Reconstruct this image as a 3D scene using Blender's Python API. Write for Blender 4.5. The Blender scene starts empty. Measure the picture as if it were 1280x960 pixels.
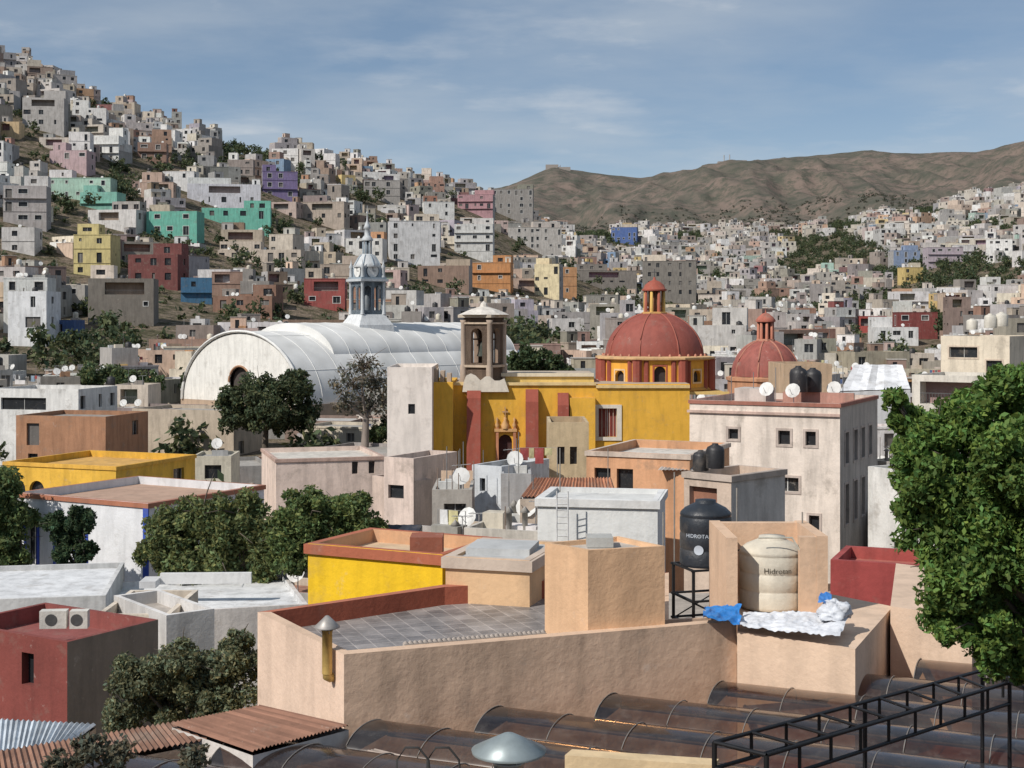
import bpy, math, random
import numpy as np
from mathutils import Vector, noise as mn
R=random.Random(7); NR=np.random.default_rng(5)
F=1760.0
def X(u,d): return (u-640)*d/F
def Z(v,d): return (400-v)*d/F
def W(u,v,d): return (X(u,d),d,Z(v,d))
def PZ(u,v,z):
    d=z*F/(400-v); return (X(u,d),d)
G=-16.0
# ------------------------------------------------------------ materials
def newmat(name):
    m=bpy.data.materials.new(name); m.use_nodes=True; nt=m.node_tree; nt.nodes.clear()
    o=nt.nodes.new('ShaderNodeOutputMaterial'); b=nt.nodes.new('ShaderNodeBsdfPrincipled')
    nt.links.new(b.outputs[0],o.inputs[0]); return m,nt,b,o
def N(nt,t,**k):
    n=nt.nodes.new(t)
    for a,v in k.items(): setattr(n,a,v)
    return n
def noise(nt,co,scale,detail=4,rough=.55,stretch=None):
    if stretch:
        mp=N(nt,'ShaderNodeMapping'); mp.inputs['Scale'].default_value=stretch
        nt.links.new(co,mp.inputs[0]); co=mp.outputs[0]
    n=N(nt,'ShaderNodeTexNoise'); n.inputs['Scale'].default_value=scale
    n.inputs['Detail'].default_value=detail; n.inputs['Roughness'].default_value=rough
    nt.links.new(co,n.inputs['Vector']); return n.outputs['Fac']
def rng(nt,fac,a,b,c,d):
    m=N(nt,'ShaderNodeMapRange'); nt.links.new(fac,m.inputs[0])
    for i,v in enumerate((a,b,c,d)): m.inputs[i+1].default_value=v
    return m.outputs[0]
def mul(nt,a,b):
    m=N(nt,'ShaderNodeMath',operation='MULTIPLY')
    nt.links.new(a,m.inputs[0])
    if isinstance(b,(int,float)): m.inputs[1].default_value=b
    else: nt.links.new(b,m.inputs[1])
    return m.outputs[0]
def scalecol(nt,col,f):
    v=N(nt,'ShaderNodeVectorMath',operation='SCALE'); nt.links.new(col,v.inputs[0]); nt.links.new(f,v.inputs['Scale']); return v.outputs[0]
def mixc(nt,f,a,b):
    m=N(nt,'ShaderNodeMix',data_type='RGBA')
    if isinstance(f,float): m.inputs[0].default_value=f
    else: nt.links.new(f,m.inputs[0])
    for i,v in ((6,a),(7,b)):
        if isinstance(v,tuple): m.inputs[i].default_value=(*v,1)
        else: nt.links.new(v,m.inputs[i])
    return m.outputs[2]
def bump(nt,b,h,s,dist=.02):
    n=N(nt,'ShaderNodeBump'); n.inputs['Strength'].default_value=s; n.inputs['Distance'].default_value=dist
    nt.links.new(h,n.inputs['Height']); nt.links.new(n.outputs[0],b.inputs['Normal'])
def attrmat(name,wear=1.0,fine=9.0,bs=.35):
    m,nt,b,o=newmat(name)
    at=N(nt,'ShaderNodeAttribute',attribute_name='Col'); g=N(nt,'ShaderNodeNewGeometry'); P=g.outputs['Position']
    n1=noise(nt,P,.5,6,.65); n2=noise(nt,P,fine,5,.65); n3=noise(nt,P,1.0,5,.6,(1.9,1.9,.3)); n5=noise(nt,P,2.3,6,.7)
    f=mul(nt,mul(nt,rng(nt,n1,.3,.7,1-.16*wear,1+.1*wear),rng(nt,n2,.3,.7,1-.06*wear,1+.06*wear)),rng(nt,n3,.36,.55,1-.2*wear,1.04))
    c=scalecol(nt,at.outputs['Color'],f)
    n4=noise(nt,P,.8,8,.7)
    c=mixc(nt,rng(nt,n4,.55,.68,0,.45*wear),c,(.22,.185,.15))
    c=mixc(nt,rng(nt,n5,.62,.7,0,.3*wear),c,(.55,.5,.45))
    nt.links.new(c,b.inputs['Base Color']); nt.links.new(at.outputs['Alpha'],b.inputs['Roughness'])
    n6=noise(nt,P,1.8,5,.55)
    ad=N(nt,'ShaderNodeMath',operation='ADD'); nt.links.new(n2,ad.inputs[0]); nt.links.new(mul(nt,n6,3.0),ad.inputs[1])
    bump(nt,b,ad.outputs[0],bs,.03); return m
STUCCO=attrmat('weathered_stucco'); CLEAN=attrmat('painted_plaster',.6,11,.35)
def folmat():
    m,nt,b,o=newmat('foliage_leaves')
    at=N(nt,'ShaderNodeAttribute',attribute_name='Col')
    nt.links.new(at.outputs['Color'],b.inputs['Base Color']); b.inputs['Roughness'].default_value=.65; b.inputs['Specular IOR Level'].default_value=.25
    t=N(nt,'ShaderNodeBsdfTranslucent'); nt.links.new(at.outputs['Color'],t.inputs[0])
    mx=N(nt,'ShaderNodeMixShader'); mx.inputs[0].default_value=.38
    nt.links.new(b.outputs[0],mx.inputs[1]); nt.links.new(t.outputs[0],mx.inputs[2]); nt.links.new(mx.outputs[0],o.inputs[0]); return m
FOL=folmat()
def polymat():
    m,nt,b,o=newmat('smoked_polycarbonate')
    g=N(nt,'ShaderNodeNewGeometry'); n=noise(nt,g.outputs['Position'],1.1,7,.68); n2=noise(nt,g.outputs['Position'],5,6,.7)
    c=mixc(nt,rng(nt,n,.4,.7,0,1),(.02,.02,.023),(.075,.066,.06)); c=mixc(nt,rng(nt,n2,.54,.76,0,.4),c,(.18,.165,.15))
    nt.links.new(c,b.inputs['Base Color']); nt.links.new(rng(nt,n,.3,.7,.12,.34),b.inputs['Roughness'])
    b.inputs['Coat Weight'].default_value=.7; b.inputs['Coat Roughness'].default_value=.1
    t=N(nt,'ShaderNodeBsdfTransparent'); t.inputs[0].default_value=(.85,.6,.38,1)
    mx=N(nt,'ShaderNodeMixShader'); mx.inputs[0].default_value=.3
    nt.links.new(b.outputs[0],mx.inputs[1]); nt.links.new(t.outputs[0],mx.inputs[2]); nt.links.new(mx.outputs[0],o.inputs[0]); return m
POLY=polymat()
def tilemat():
    m,nt,b,o=newmat('grey_floor_tiles')
    g=N(nt,'ShaderNodeNewGeometry'); mp=N(nt,'ShaderNodeMapping'); mp.inputs['Rotation'].default_value=(0,0,-.36)
    nt.links.new(g.outputs['Position'],mp.inputs[0])
    br=N(nt,'ShaderNodeTexBrick'); br.offset=0; br.inputs['Scale'].default_value=1
    br.inputs['Brick Width'].default_value=.33; br.inputs['Row Height'].default_value=.33; br.inputs['Mortar Size'].default_value=.01
    br.inputs['Color1'].default_value=(.19,.175,.17,1); br.inputs['Color2'].default_value=(.3,.275,.26,1); br.inputs['Mortar'].default_value=(.42,.38,.35,1)
    nt.links.new(mp.outputs[0],br.inputs['Vector'])
    n=noise(nt,g.outputs['Position'],1.6,6,.7)
    nt.links.new(scalecol(nt,br.outputs['Color'],rng(nt,n,.3,.7,.5,1.4)),b.inputs['Base Color']); b.inputs['Roughness'].default_value=.45; return m
TILE=tilemat()
def metmat():
    m,nt,b,o=newmat('painted_metal')
    at=N(nt,'ShaderNodeAttribute',attribute_name='Col'); g=N(nt,'ShaderNodeNewGeometry')
    n=noise(nt,g.outputs['Position'],4,5,.6); nt.links.new(scalecol(nt,at.outputs['Color'],rng(nt,n,.3,.7,.7,1.15)),b.inputs['Base Color'])
    nt.links.new(at.outputs['Alpha'],b.inputs['Roughness']); b.inputs['Metallic'].default_value=.35; return m
METAL=metmat()
def rooflm():
    m,nt,b,o=newmat('market_sheet_roof')
    g=N(nt,'ShaderNodeNewGeometry'); P=g.outputs['Position']
    n=noise(nt,P,.3,7,.7); n2=noise(nt,P,1.2,6,.65)
    c=mixc(nt,rng(nt,n,.38,.66,0,1),(.8,.8,.78),(.6,.6,.58))
    nt.links.new(scalecol(nt,c,rng(nt,n2,.3,.7,.86,1.04)),b.inputs['Base Color']); b.inputs['Roughness'].default_value=.95; b.inputs['Specular IOR Level'].default_value=.15; return m
MROOF=rooflm()
def termat():
    m,nt,b,o=newmat('dry_hill_ground')
    g=N(nt,'ShaderNodeNewGeometry'); P=g.outputs['Position']
    at=N(nt,'ShaderNodeAttribute',attribute_name='Col')
    a=noise(nt,P,.005,10,.72); c2=noise(nt,P,.03,9,.75); c3=noise(nt,P,.8,6,.65); c4=noise(nt,P,.25,7,.72)
    far=mixc(nt,rng(nt,a,.43,.57,0,1),(.2,.155,.13),(.12,.11,.09))  # far hill tones carry some distance haze in the base colour
    far=mixc(nt,rng(nt,c2,.46,.58,0,.85),far,(.078,.084,.066))
    near=mixc(nt,rng(nt,c4,.42,.58,0,1),(.24,.19,.145),(.09,.085,.05))
    near=scalecol(nt,near,rng(nt,c3,.3,.7,.5,1.35))
    nt.links.new(mixc(nt,at.outputs['Fac'],near,far),b.inputs['Base Color']); b.inputs['Roughness'].default_value=1; b.inputs['Specular IOR Level'].default_value=.1
    bump(nt,b,c2,.6,10); return m
TERR=termat()
MATS=[STUCCO,CLEAN,FOL,POLY,TILE,METAL,MROOF]
# ------------------------------------------------------------ mesh builder
class MB:
    def __init__(s): s.v=[];s.f=[];s.c=[];s.m=[];s.s=[];s.o=(0,0,0);s.cs=1;s.sn=0;s.mi=0
    def frame(s,x=0,y=0,yaw=0,z=0): s.o=(x,y,z);s.cs=math.cos(yaw);s.sn=math.sin(yaw);return s
    def T(s,p):
        x,y,z=p; return (s.o[0]+x*s.cs-y*s.sn,s.o[1]+x*s.sn+y*s.cs,s.o[2]+z)
    def face(s,pts,col,sm=False):
        b=len(s.v)
        for p in pts: s.v.append(s.T(p))
        s.f.append(tuple(range(b,b+len(pts)))); s.c.append(col if len(col)==4 else (*col,.9)); s.m.append(s.mi); s.s.append(sm)
    def box(s,x0,x1,y0,y1,z0,z1,col,bot=False,top=None):
        a,b,c,d=(x0,y0),(x1,y0),(x1,y1),(x0,y1)
        for p,q in ((a,b),(b,c),(c,d),(d,a)): s.face(((*p,z0),(*q,z0),(*q,z1),(*p,z1)),col)
        s.face([(*p,z1) for p in (a,b,c,d)],top or col)
        if bot: s.face([(*p,z0) for p in (a,d,c,b)],col)
    def lathe(s,cx,cy,prof,n,col,sm=True,ph=0):
        b=len(s.v)
        for r,z in prof:
            for i in range(n):
                a=ph+2*math.pi*i/n; s.v.append(s.T((cx+r*math.cos(a),cy+r*math.sin(a),z)))
        cc=col if len(col)==4 else (*col,.9)
        for j in range(len(prof)-1):
            for i in range(n):
                k=(i+1)%n; s.f.append((b+j*n+i,b+j*n+k,b+(j+1)*n+k,b+(j+1)*n+i)); s.c.append(cc); s.m.append(s.mi); s.s.append(sm)
        t=b+(len(prof)-1)*n
        if prof[-1][0]>.001: s.f.append(tuple(range(t,t+n))); s.c.append(cc); s.m.append(s.mi); s.s.append(False)
    def tube(s,pts,rad,n,col):
        b=len(s.v); cc=col if len(col)==4 else (*col,.9); k=len(pts)
        if isinstance(rad,(int,float)): rad=[rad]*k
        P=[Vector(p) for p in pts]
        for j in range(k):
            t=(P[min(j+1,k-1)]-P[max(j-1,0)]).normalized()
            a=t.cross(Vector((0,0,1)) if abs(t.z)<.9 else Vector((1,0,0))).normalized(); e=t.cross(a)
            for i in range(n):
                w=2*math.pi*i/n; q=P[j]+(a*math.cos(w)+e*math.sin(w))*rad[j]; s.v.append(s.T(q))
        for j in range(k-1):
            for i in range(n):
                q=(i+1)%n; s.f.append((b+j*n+i,b+j*n+q,b+(j+1)*n+q,b+(j+1)*n+i)); s.c.append(cc); s.m.append(s.mi); s.s.append(True)
    def facade(s,p0,p1,z0,z1,ops,col,depth=.15,glass=(.025,.028,.032,.25),surround=None,sw=.14):
        L=math.hypot(p1[0]-p0[0],p1[1]-p0[1]); tx,ty=(p1[0]-p0[0])/L,(p1[1]-p0[1])/L; nx,ny=ty,-tx
        def q(a,h,off=0): return (p0[0]+tx*a-nx*off,p0[1]+ty*a-ny*off,h)
        ops=[o for o in ops if o[0]>.05 and o[1]<L-.05 and o[3]<z1-.02 and o[2]>z0-.001]
        xs=sorted({0,L,*[o[0] for o in ops],*[o[1] for o in ops]}); zs=sorted({z0,z1,*[o[2] for o in ops],*[o[3] for o in ops]})
        if not ops: s.face((q(0,z0),q(L,z0),q(L,z1),q(0,z1)),col); return
        for i in range(len(xs)-1):
            xm=(xs[i]+xs[i+1])/2; run=None
            for j in range(len(zs)-1):
                zm=(zs[j]+zs[j+1])/2
                hole=any(o[0]<xm<o[1] and o[2]<zm<o[3] for o in ops)
                if not hole:
                    if run is None: run=zs[j]
                if hole or j==len(zs)-2:
                    top=zs[j] if hole else zs[j+1]
                    if run is not None and top>run: s.face((q(xs[i],run),q(xs[i+1],run),q(xs[i+1],top),q(xs[i],top)),col)
                    run=None
        for o in ops:
            a,b,h0,h1=o[:4]; kind=o[4] if len(o)>4 else 'w'; D=1.5 if kind=='d' else depth
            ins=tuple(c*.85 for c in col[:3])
            g=o[5] if len(o)>5 else glass
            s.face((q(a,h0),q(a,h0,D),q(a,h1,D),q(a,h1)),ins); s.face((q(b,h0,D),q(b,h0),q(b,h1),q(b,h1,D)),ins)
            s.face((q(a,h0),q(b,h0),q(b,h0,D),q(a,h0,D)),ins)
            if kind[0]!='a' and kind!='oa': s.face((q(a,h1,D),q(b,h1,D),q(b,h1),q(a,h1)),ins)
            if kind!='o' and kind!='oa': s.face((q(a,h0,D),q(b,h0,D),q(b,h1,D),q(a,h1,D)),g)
            if kind in('a','oa'):
                r=(b-a)/2; c=(a+b)/2; n=10; hs=h1-r
                A=[(c-r*math.cos(math.pi*i/n),hs+r*math.sin(math.pi*i/n)) for i in range(n+1)]
                for i in range(n):
                    s.face((q(*A[i]),q(*A[i+1]),q(A[i+1][0],h1),q(A[i][0],h1)),col)
                    s.face((q(*A[i]),q(*A[i],D),q(*A[i+1],D),q(*A[i+1])),ins)
            if kind=='m' :
                fc=(.6,.6,.58); m=(a+b)/2
                for x0,x1 in ((a,a+.05),(m-.025,m+.025),(b-.05,b)): s.face((q(x0,h0,D-.03),q(x1,h0,D-.03),q(x1,h1,D-.03),q(x0,h1,D-.03)),fc)
            if kind=='d':
                for k in range(int((b-a)/.25)+1):
                    x0=a+k*.25; s.face((q(x0,h0,.05),q(x0+.04,h0,.05),q(x0+.04,h0+.9,.05),q(x0,h0+.9,.05)),(.1,.1,.1))
                s.face((q(a,h0+.86,.04),q(b,h0+.86,.04),q(b,h0+.93,.04),q(a,h0+.93,.04)),(.1,.1,.1))
            if surround and kind not in ('n','d'):
                e=-.04
                for x0,x1,y0,y1 in ((a-sw,a,h0-sw,h1+sw),(b,b+sw,h0-sw,h1+sw),(a,b,h1,h1+sw),(a,b,h0-sw,h0)):
                    s.face((q(x0,y0,e),q(x1,y0,e),q(x1,y1,e),q(x0,y1,e)),surround)
                    s.face((q(x0,y1,e),q(x1,y1,e),q(x1,y1),q(x0,y1)),surround)
                    s.face((q(x0,y0),q(x0,y0,e),q(x0,y1,e),q(x0,y1)),surround); s.face((q(x1,y0,e),q(x1,y0),q(x1,y1),q(x1,y1,e)),surround)
    def prism(s,poly,z0,z1,col,par=0,roof=None,inner=None,cap=None,th=.15,ops={}):
        n=len(poly)
        for i in range(n): s.facade(poly[i],poly[(i+1)%n],z0,z1,ops.get(i,[]),col)
        if not par: s.face([(*p,z1) for p in poly],roof or col); return
        cx=sum(p[0] for p in poly)/n; cy=sum(p[1] for p in poly)/n
        inn=[]
        for p in poly:
            dx,dy=cx-p[0],cy-p[1]; l=math.hypot(dx,dy); k=th*1.35/l; inn.append((p[0]+dx*k,p[1]+dy*k))
        for i in range(n):
            a,b=poly[i],poly[(i+1)%n]; c,d=inn[(i+1)%n],inn[i]
            s.face(((*a,z1),(*b,z1),(*c,z1),(*d,z1)),cap or col)
            s.face(((*d,z1),(*c,z1),(*c,z1-par),(*d,z1-par)),inner or col)
        s.face([(*p,z1-par) for p in inn],roof or col)
    def build(s,name,parent=None,mats=None):
        me=bpy.data.meshes.new(name); me.from_pydata(s.v,[],s.f)
        used=sorted(set(s.m)); 
        for k in used: me.materials.append((mats or MATS)[k])
        rem={k:i for i,k in enumerate(used)}
        me.polygons.foreach_set('material_index',[rem[k] for k in s.m]); me.polygons.foreach_set('use_smooth',s.s)
        at=me.color_attributes.new('Col','FLOAT_COLOR','CORNER')
        nl=np.array([len(f) for f in s.f]); at.data.foreach_set('color',np.repeat(np.array(s.c,dtype=np.float32),nl,axis=0).ravel())
        me.update(); ob=bpy.data.objects.new(name,me); bpy.context.collection.objects.link(ob)
        if parent: ob.parent=parent
        return ob
# ------------------------------------------------------------ terrain
UC=[-900,-200,0,200,300,450,600,650,680,760,1000,1280,1500,2200]
DN=[0,130,200,260,350,450,550,650,720,850,1000,1300,1600,2200]
ZT={-900:[-16,-16,-10,5,25,60,105,145,165,160,130,100,90,90],
-200:[-16,-16,-12,0,18,52,95,135,158,150,120,90,80,90],
0:[-16,-16,-13,-4,12,43,84,116,129,123,95,70,65,80],
200:[-16,-16,-13,-5,7,29,60,84,94,88,70,60,60,80],
300:[-16,-16,-13,-6,4,22,48,74,86,80,62,55,60,80],
450:[-16,-16,-13.5,-7,0,13,33,60,76,86,72,60,60,80],
600:[-16,-16,-14,-8,-3,6,20,38,52,74,60,55,60,80],
650:[-16,-16,-14,-8,-4,3,15,30,42,64,58,60,65,90],
680:[-16,-16,-14,-9,-4,2,12,25,35,48,60,75,85,110],
760:[-16,-16,-14,-10,-6,-2,4,13,20,34,50,78,98,120],
1000:[-16,-16,-14,-11,-8,-5,0,6,12,25,42,75,103,125],
1280:[-16,-16,-14,-11,-8,0,12,28,38,60,82,118,138,145],
1500:[-16,-16,-13,-8,0,10,25,42,55,80,105,140,160,160],
2200:[-16,-16,-10,0,15,30,50,70,85,110,140,170,190,190]}
RU=[-900,500,600,640,690,740,800,850,900,1000,1080,1150,1220,1280,1500,2200]
RV=[250,250,240,232,208,217,223,216,204,196,189,193,191,178,165,150]
TT=np.array([list(ZT[u])+[0]*5 for u in UC],float)
def T(x,y):
    r=math.hypot(x,y); th=math.atan2(x,y)
    if abs(th)<.87: D=y; u=640+F*math.tan(th)
    else: D=r*math.cos(.87); u=640+F*math.tan(math.copysign(.87,th))
    uc=min(max(u,-900),2199.9)
    if D<=0: D=.01
    i=int(np.searchsorted(UC,uc,side='right'))-1; t=(uc-UC[i])/(UC[i+1]-UC[i])
    if D<2200:
        j=int(np.searchsorted(DN,D,side='right'))-1; s=(D-DN[j])/(DN[j+1]-DN[j])
        a=TT[i][j]*(1-s)+TT[i][j+1]*s; b=TT[i+1][j]*(1-s)+TT[i+1][j+1]*s
        z=a*(1-t)+b*t
        k=min(max((D-230)/200,0),1)
        return z+k*3.5*mn.noise(Vector((x/45,y/45,2.)))
    z22=TT[i][13]*(1-t)+TT[i+1][13]*t
    rv=float(np.interp(uc,RU,RV)); zr=(400-rv)/F*4500
    xs=[2200,2900,3600,4500,6500,15000]; zs=[z22,z22+(zr-z22)*.22,z22+(zr-z22)*.6,zr,zr*.7,zr*.3]
    z=float(np.interp(D,xs,zs))
    k=math.sin(min(max((D-2200)/2300,0),1)*math.pi)*1.0+.1
    q=mn.fractal(Vector((x/420,y/700,1.3)),.85,2.1,7)
    rg=1-abs(mn.noise(Vector((x/190+.4*q,y/800,4.))))*2; rg2=1-abs(mn.noise(Vector((x/70,y/300,9.))))*2
    return z+k*(50*q+38*(rg-.4)+13*(rg2-.4))
def terrain():
    an=list(np.radians(np.arange(-180,-32,4)))+list(np.radians(np.arange(-30,30.01,.13)))+list(np.radians(np.arange(33,179,4)))
    rs=[1,40]+list(np.geomspace(80,2200,90))+list(np.linspace(2240,4700,150))+[5200,6000,8000,15000]
    v=[(0,0,G)];fa=[];co=[]
    n=len(an)
    for r in rs:
        for a in an:
            x,y=r*math.sin(a),r*math.cos(a); z=T(x,y); v.append((x,y,z)); 
            t=min(max((r-1300)/700,0),1); co.append(t)
    for i in range(n): fa.append((0,1+(i+1)%n,1+i))
    for j in range(len(rs)-1):
        for i in range(n):
            k=(i+1)%n; fa.append((1+j*n+i,1+j*n+k,1+(j+1)*n+k,1+(j+1)*n+i))
    me=bpy.data.meshes.new('terrain'); me.from_pydata(v,[],fa); me.materials.append(TERR)
    me.polygons.foreach_set('use_smooth',[True]*len(fa))
    at=me.color_attributes.new('Col','FLOAT_COLOR','POINT'); c=np.ones((len(v),4),np.float32); c[1:,:3]=np.array(co)[:,None]; c[0,:3]=0
    at.data.foreach_set('color',c.ravel()); me.update()
    o=bpy.data.objects.new('terrain',me); bpy.context.collection.objects.link(o)
terrain()
# ------------------------------------------------------------ foliage
def leaves(C,Rd,cnt,size,col,sp=.35,flat=.85,m=26):
    C=np.array(C,float); Rd=np.array(Rd,float); w=Rd**2; w/=w.sum()
    Vs=[];Cs=[]
    for c,r,k in zip(C,Rd,w):
        n=max(20,int(cnt*k))
        d=NR.normal(size=(m,3)); d/=np.linalg.norm(d,axis=1)[:,None]
        sc=c+d*r*NR.uniform(.25,.95,(m,1))*np.array([1,1,flat]); sr=r*NR.uniform(.2,.46,m); sb=NR.uniform(.7,1.3,m)
        idx=NR.integers(0,m,n); e=NR.normal(size=(n,3)); e/=np.linalg.norm(e,axis=1)[:,None]
        p=sc[idx]+e*(sr[idx]*NR.uniform(.2,1.1,n)**.6)[:,None]
        a=NR.normal(size=(n,3)); a/=np.linalg.norm(a,axis=1)[:,None]; b=np.cross(a,NR.normal(size=(n,3))); b/=np.linalg.norm(b,axis=1)[:,None]
        s=size*NR.uniform(.5,1.4,n)[:,None]
        q=np.stack([p-a*s,p-b*s*.5,p+a*s,p+b*s*.5],1); Vs.append(q)
        br=(sb[idx]*NR.uniform(.55,1.45,n))[:,None]; t=NR.uniform(-.14,.16,(n,1))
        cc=np.array(col)[None]*br*(1+np.concatenate([t*1.5,t*0,-t],1)); Cs.append(np.clip(cc,0,1))
    return np.concatenate(Vs),np.concatenate(Cs)
def leafobj(name,V,C,parent=None):
    n=len(V); me=bpy.data.meshes.new(name); me.vertices.add(n*4); me.vertices.foreach_set('co',V.reshape(-1))
    me.loops.add(n*4); me.loops.foreach_set('vertex_index',np.arange(n*4)); me.polygons.add(n)
    me.polygons.foreach_set('loop_start',np.arange(0,n*4,4)); me.update(calc_edges=True)
    me.materials.append(FOL); at=me.color_attributes.new('Col','FLOAT_COLOR','CORNER')
    c=np.ones((n,4,4),np.float32); c[:,:,:3]=C[:,None,:]; at.data.foreach_set('color',c.ravel())
    o=bpy.data.objects.new(name,me); bpy.context.collection.objects.link(o)
    if parent: o.parent=parent
    return o
def tree(name,ub,d,blobs,cnt,leaf,col,tr=.25,zb=None,sp=.6,bark=(.11,.09,.07),tw=9,ts=.55):
    C=[];Rd=[]
    for u,v,r in blobs:
        rr=r*d/F; dd=d+R.uniform(-sp,sp)*rr; C.append(W(u,v,dd)); Rd.append(rr)
    bx,by=X(ub,d),d; zg=T(bx,by) if zb is None else zb
    mb=MB(); cz=min(c[2] for c in C); hz=(zg+cz)/2 if cz-zg>1 else zg+.5
    top=(bx+.2,by,max(hz,cz-1.0))
    mb.tube([(bx,by,zg-.3),(bx+.1,by+.05,(zg+top[2])/2),top],[tr*1.3,tr,tr*.8],9,bark)
    for c,r in zip(C,Rd):
        m=Vector(top).lerp(Vector(c),.5)+Vector((R.uniform(-.2,.2)*r,R.uniform(-.2,.2)*r,.15*r))
        mb.tube([top,m,c],[tr*.5,tr*.3,tr*.1],6,bark)
        for _ in range(tw):
            e=Vector(c)+Vector((R.gauss(0,1),R.gauss(0,1),R.gauss(.2,.8)))*r*ts
            mb.tube([m.lerp(Vector(c),.6+.4*R.random()),(Vector(c)+e)/2+Vector((0,0,.08*r)),e],[tr*.15,tr*.09,tr*.03],4,bark)
    o=mb.build(name)
    V,Cc=leaves(C,Rd,cnt,leaf,col); leafobj('foliage',V,Cc,o); return o
# ------------------------------------------------------------ houses
TAN=(.46,.39,.31);GREY=(.36,.35,.34);WHITE=(.74,.73,.71);CREAM=(.64,.57,.47);PINK=(.53,.4,.36);TERRA=(.37,.2,.13);BRICK=(.28,.19,.145)
YEL=(.66,.48,.18);ORA=(.53,.3,.15);BLU=(.15,.25,.38);MINT=(.34,.5,.42);MAR=(.2,.065,.055);LIL=(.43,.38,.44);PEACH=(.6,.44,.33)
PAL=[(TAN,17),(GREY,21),(WHITE,25),(CREAM,16),(PINK,4),(TERRA,5),(BRICK,9),(YEL,1.8),(ORA,2),(BLU,.8),(MINT,1.),(MAR,1.8),(LIL,.8),((.27,.245,.21),15),((.52,.49,.46),17),(PEACH,5)]
HAZE_TINT=[0.0]  # share of pale grey blended into wall colours, standing for distance haze
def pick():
    c=R.choices([p[0] for p in PAL],[p[1] for p in PAL])[0]; k=R.uniform(.8,1.15); j=[R.uniform(-.015,.015) for _ in range(3)]; m=HAZE_TINT[0]
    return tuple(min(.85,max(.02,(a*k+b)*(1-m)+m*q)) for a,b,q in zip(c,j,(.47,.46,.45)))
def tank(mb,x,y,z,r=.55,h=1.15,col=None,n=12):
    col=col or R.choice([(.03,.03,.032,.5)]*3+[(.6,.55,.45,.6),(.65,.65,.62,.6)])
    mb.lathe(x,y,[(r*.97,z),(r,z+.08),(r,z+h*.72),(r*.86,z+h*.85),(r*.35,z+h*.95),(r*.33,z+h),(0,z+h)],n,col)
def dish(mb,x,y,z):
    mb.tube([(x,y,z),(x,y,z+.8)],.03,4,(.4,.4,.4)); mb.face([(x+.45*math.cos(a*.5236),y-.25+.2*math.sin(a*.5236),z+.95+.42*math.sin(a*.5236)) for a in range(12)],(.7,.7,.68)); mb.tube([(x,y-.25,z+.6),(x-.05,y-.7,z+1.05)],.015,3,(.2,.2,.2))
def clutter(mb,L,D,z,lvl):
    if R.random()<(.26 if lvl==2 else .5): 
        x,y=R.uniform(.8,L-.8),R.uniform(.8,D-.8); h0=R.choice([0,.1,.8]) 
        if h0: mb.box(x-.65,x+.65,y-.65,y+.65,z,z+h0,(.4,.36,.32))
        tank(mb,x,y,z+h0,n=14 if lvl==2 else 8)
    if R.random()<(.16 if lvl==2 else .4) and L>4.5 and D>4:
        w=R.uniform(2,min(4,L-1)); dd=R.uniform(2,min(3.5,D-.5)); x=R.choice([.2,L-w-.2]); y=R.uniform(.2,D-dd-.2); c=pick(); hh=R.uniform(1.6,2.2) if lvl==2 else R.uniform(2,2.6)
        mb.facade((x,y),(x+w,y),z,z+hh,[(w*.3,w*.3+.7,z+.05,z+hh*.8)],c); mb.facade((x+w,y),(x+w,y+dd),z,z+hh,[],c); mb.facade((x+w,y+dd),(x,y+dd),z,z+hh,[],c); mb.facade((x,y+dd),(x,y),z,z+hh,[],c)
        mb.box(x-.1,x+w+.1,y-.1,y+dd+.1,z+hh,z+hh+.12,(.45,.42,.38),bot=True)
    if R.random()<.35:
        for q in range(R.randint(2,5)):
            x,y=R.choice([.12,L-.12,L*.5]),R.choice([.12,D-.12]); mb.tube([(x+q*.08,y,z),(x+q*.08,y,z+R.uniform(1,2.)) ],.025,3,(.25,.18,.14))
    if lvl:
        for _ in range(R.randint(1,4) if lvl==1 else R.randint(8,16)):
            x,y=R.uniform(.5,L-.5),R.uniform(.5,D-.5); k=R.random()
            if k<.22: mb.tube([(x,y,z),(x,y,z+R.uniform(1.2,2.6))],.025,4,(.2,.2,.2)) 
            elif k<.36:
                mb.tube([(x,y,z),(x,y,z+1.3)],.025,4,(.4,.4,.4)); mb.tube([(x-.5,y,z+1.25),(x+.5,y,z+1.35)],.015,4,(.4,.4,.4))
                for q in (-.4,-.2,0,.2,.4): mb.tube([(x+q,y-.25,z+1.3),(x+q,y+.25,z+1.3)],.01,3,(.4,.4,.4))
            elif k<.48: mb.box(x-.4,x+.4,y-.2,y+.2,z,z+.6,(.6,.6,.58))
            elif k<.62:
                w=R.uniform(.4,1.4); mb.box(x-w/2,x+w/2,y-.4,y+.4,z,z+R.uniform(.3,.9),pick())
            elif k<.7: mb.box(x-R.uniform(.5,1.5),x+.5,y-.06,y+.06,z,z+R.uniform(.4,.9),pick())
            elif k<.78 and lvl==2:
                hh=1.5; xe=x+R.uniform(1.2,2.2); 
                for q in (x,xe): mb.tube([(q,y,z),(q,y,z+hh)],.02,4,(.3,.3,.3))
                mb.tube([(x,y,z+hh),(xe,y,z+hh)],.008,3,(.5,.5,.5)); s=x+.1
                while s<xe-.4:
                    w=R.uniform(.25,.5); c=R.choice([(.7,.7,.7),(.1,.15,.3),(.4,.08,.08),(.15,.15,.15),(.6,.55,.3),(.3,.4,.5)]); h=R.uniform(.4,.9)
                    mb.face(((s,y,z+hh-h),(s+w,y+.05,z+hh-h),(s+w,y,z+hh),(s,y,z+hh)),c); s+=w+.06
            elif k<.9: dish(mb,x,y,z)
            else: mb.lathe(x,y,[(.12,z),(.12,z+.9),(.22,z+.9),(0,z+1.15)],8,(.35,.33,.3))
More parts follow.
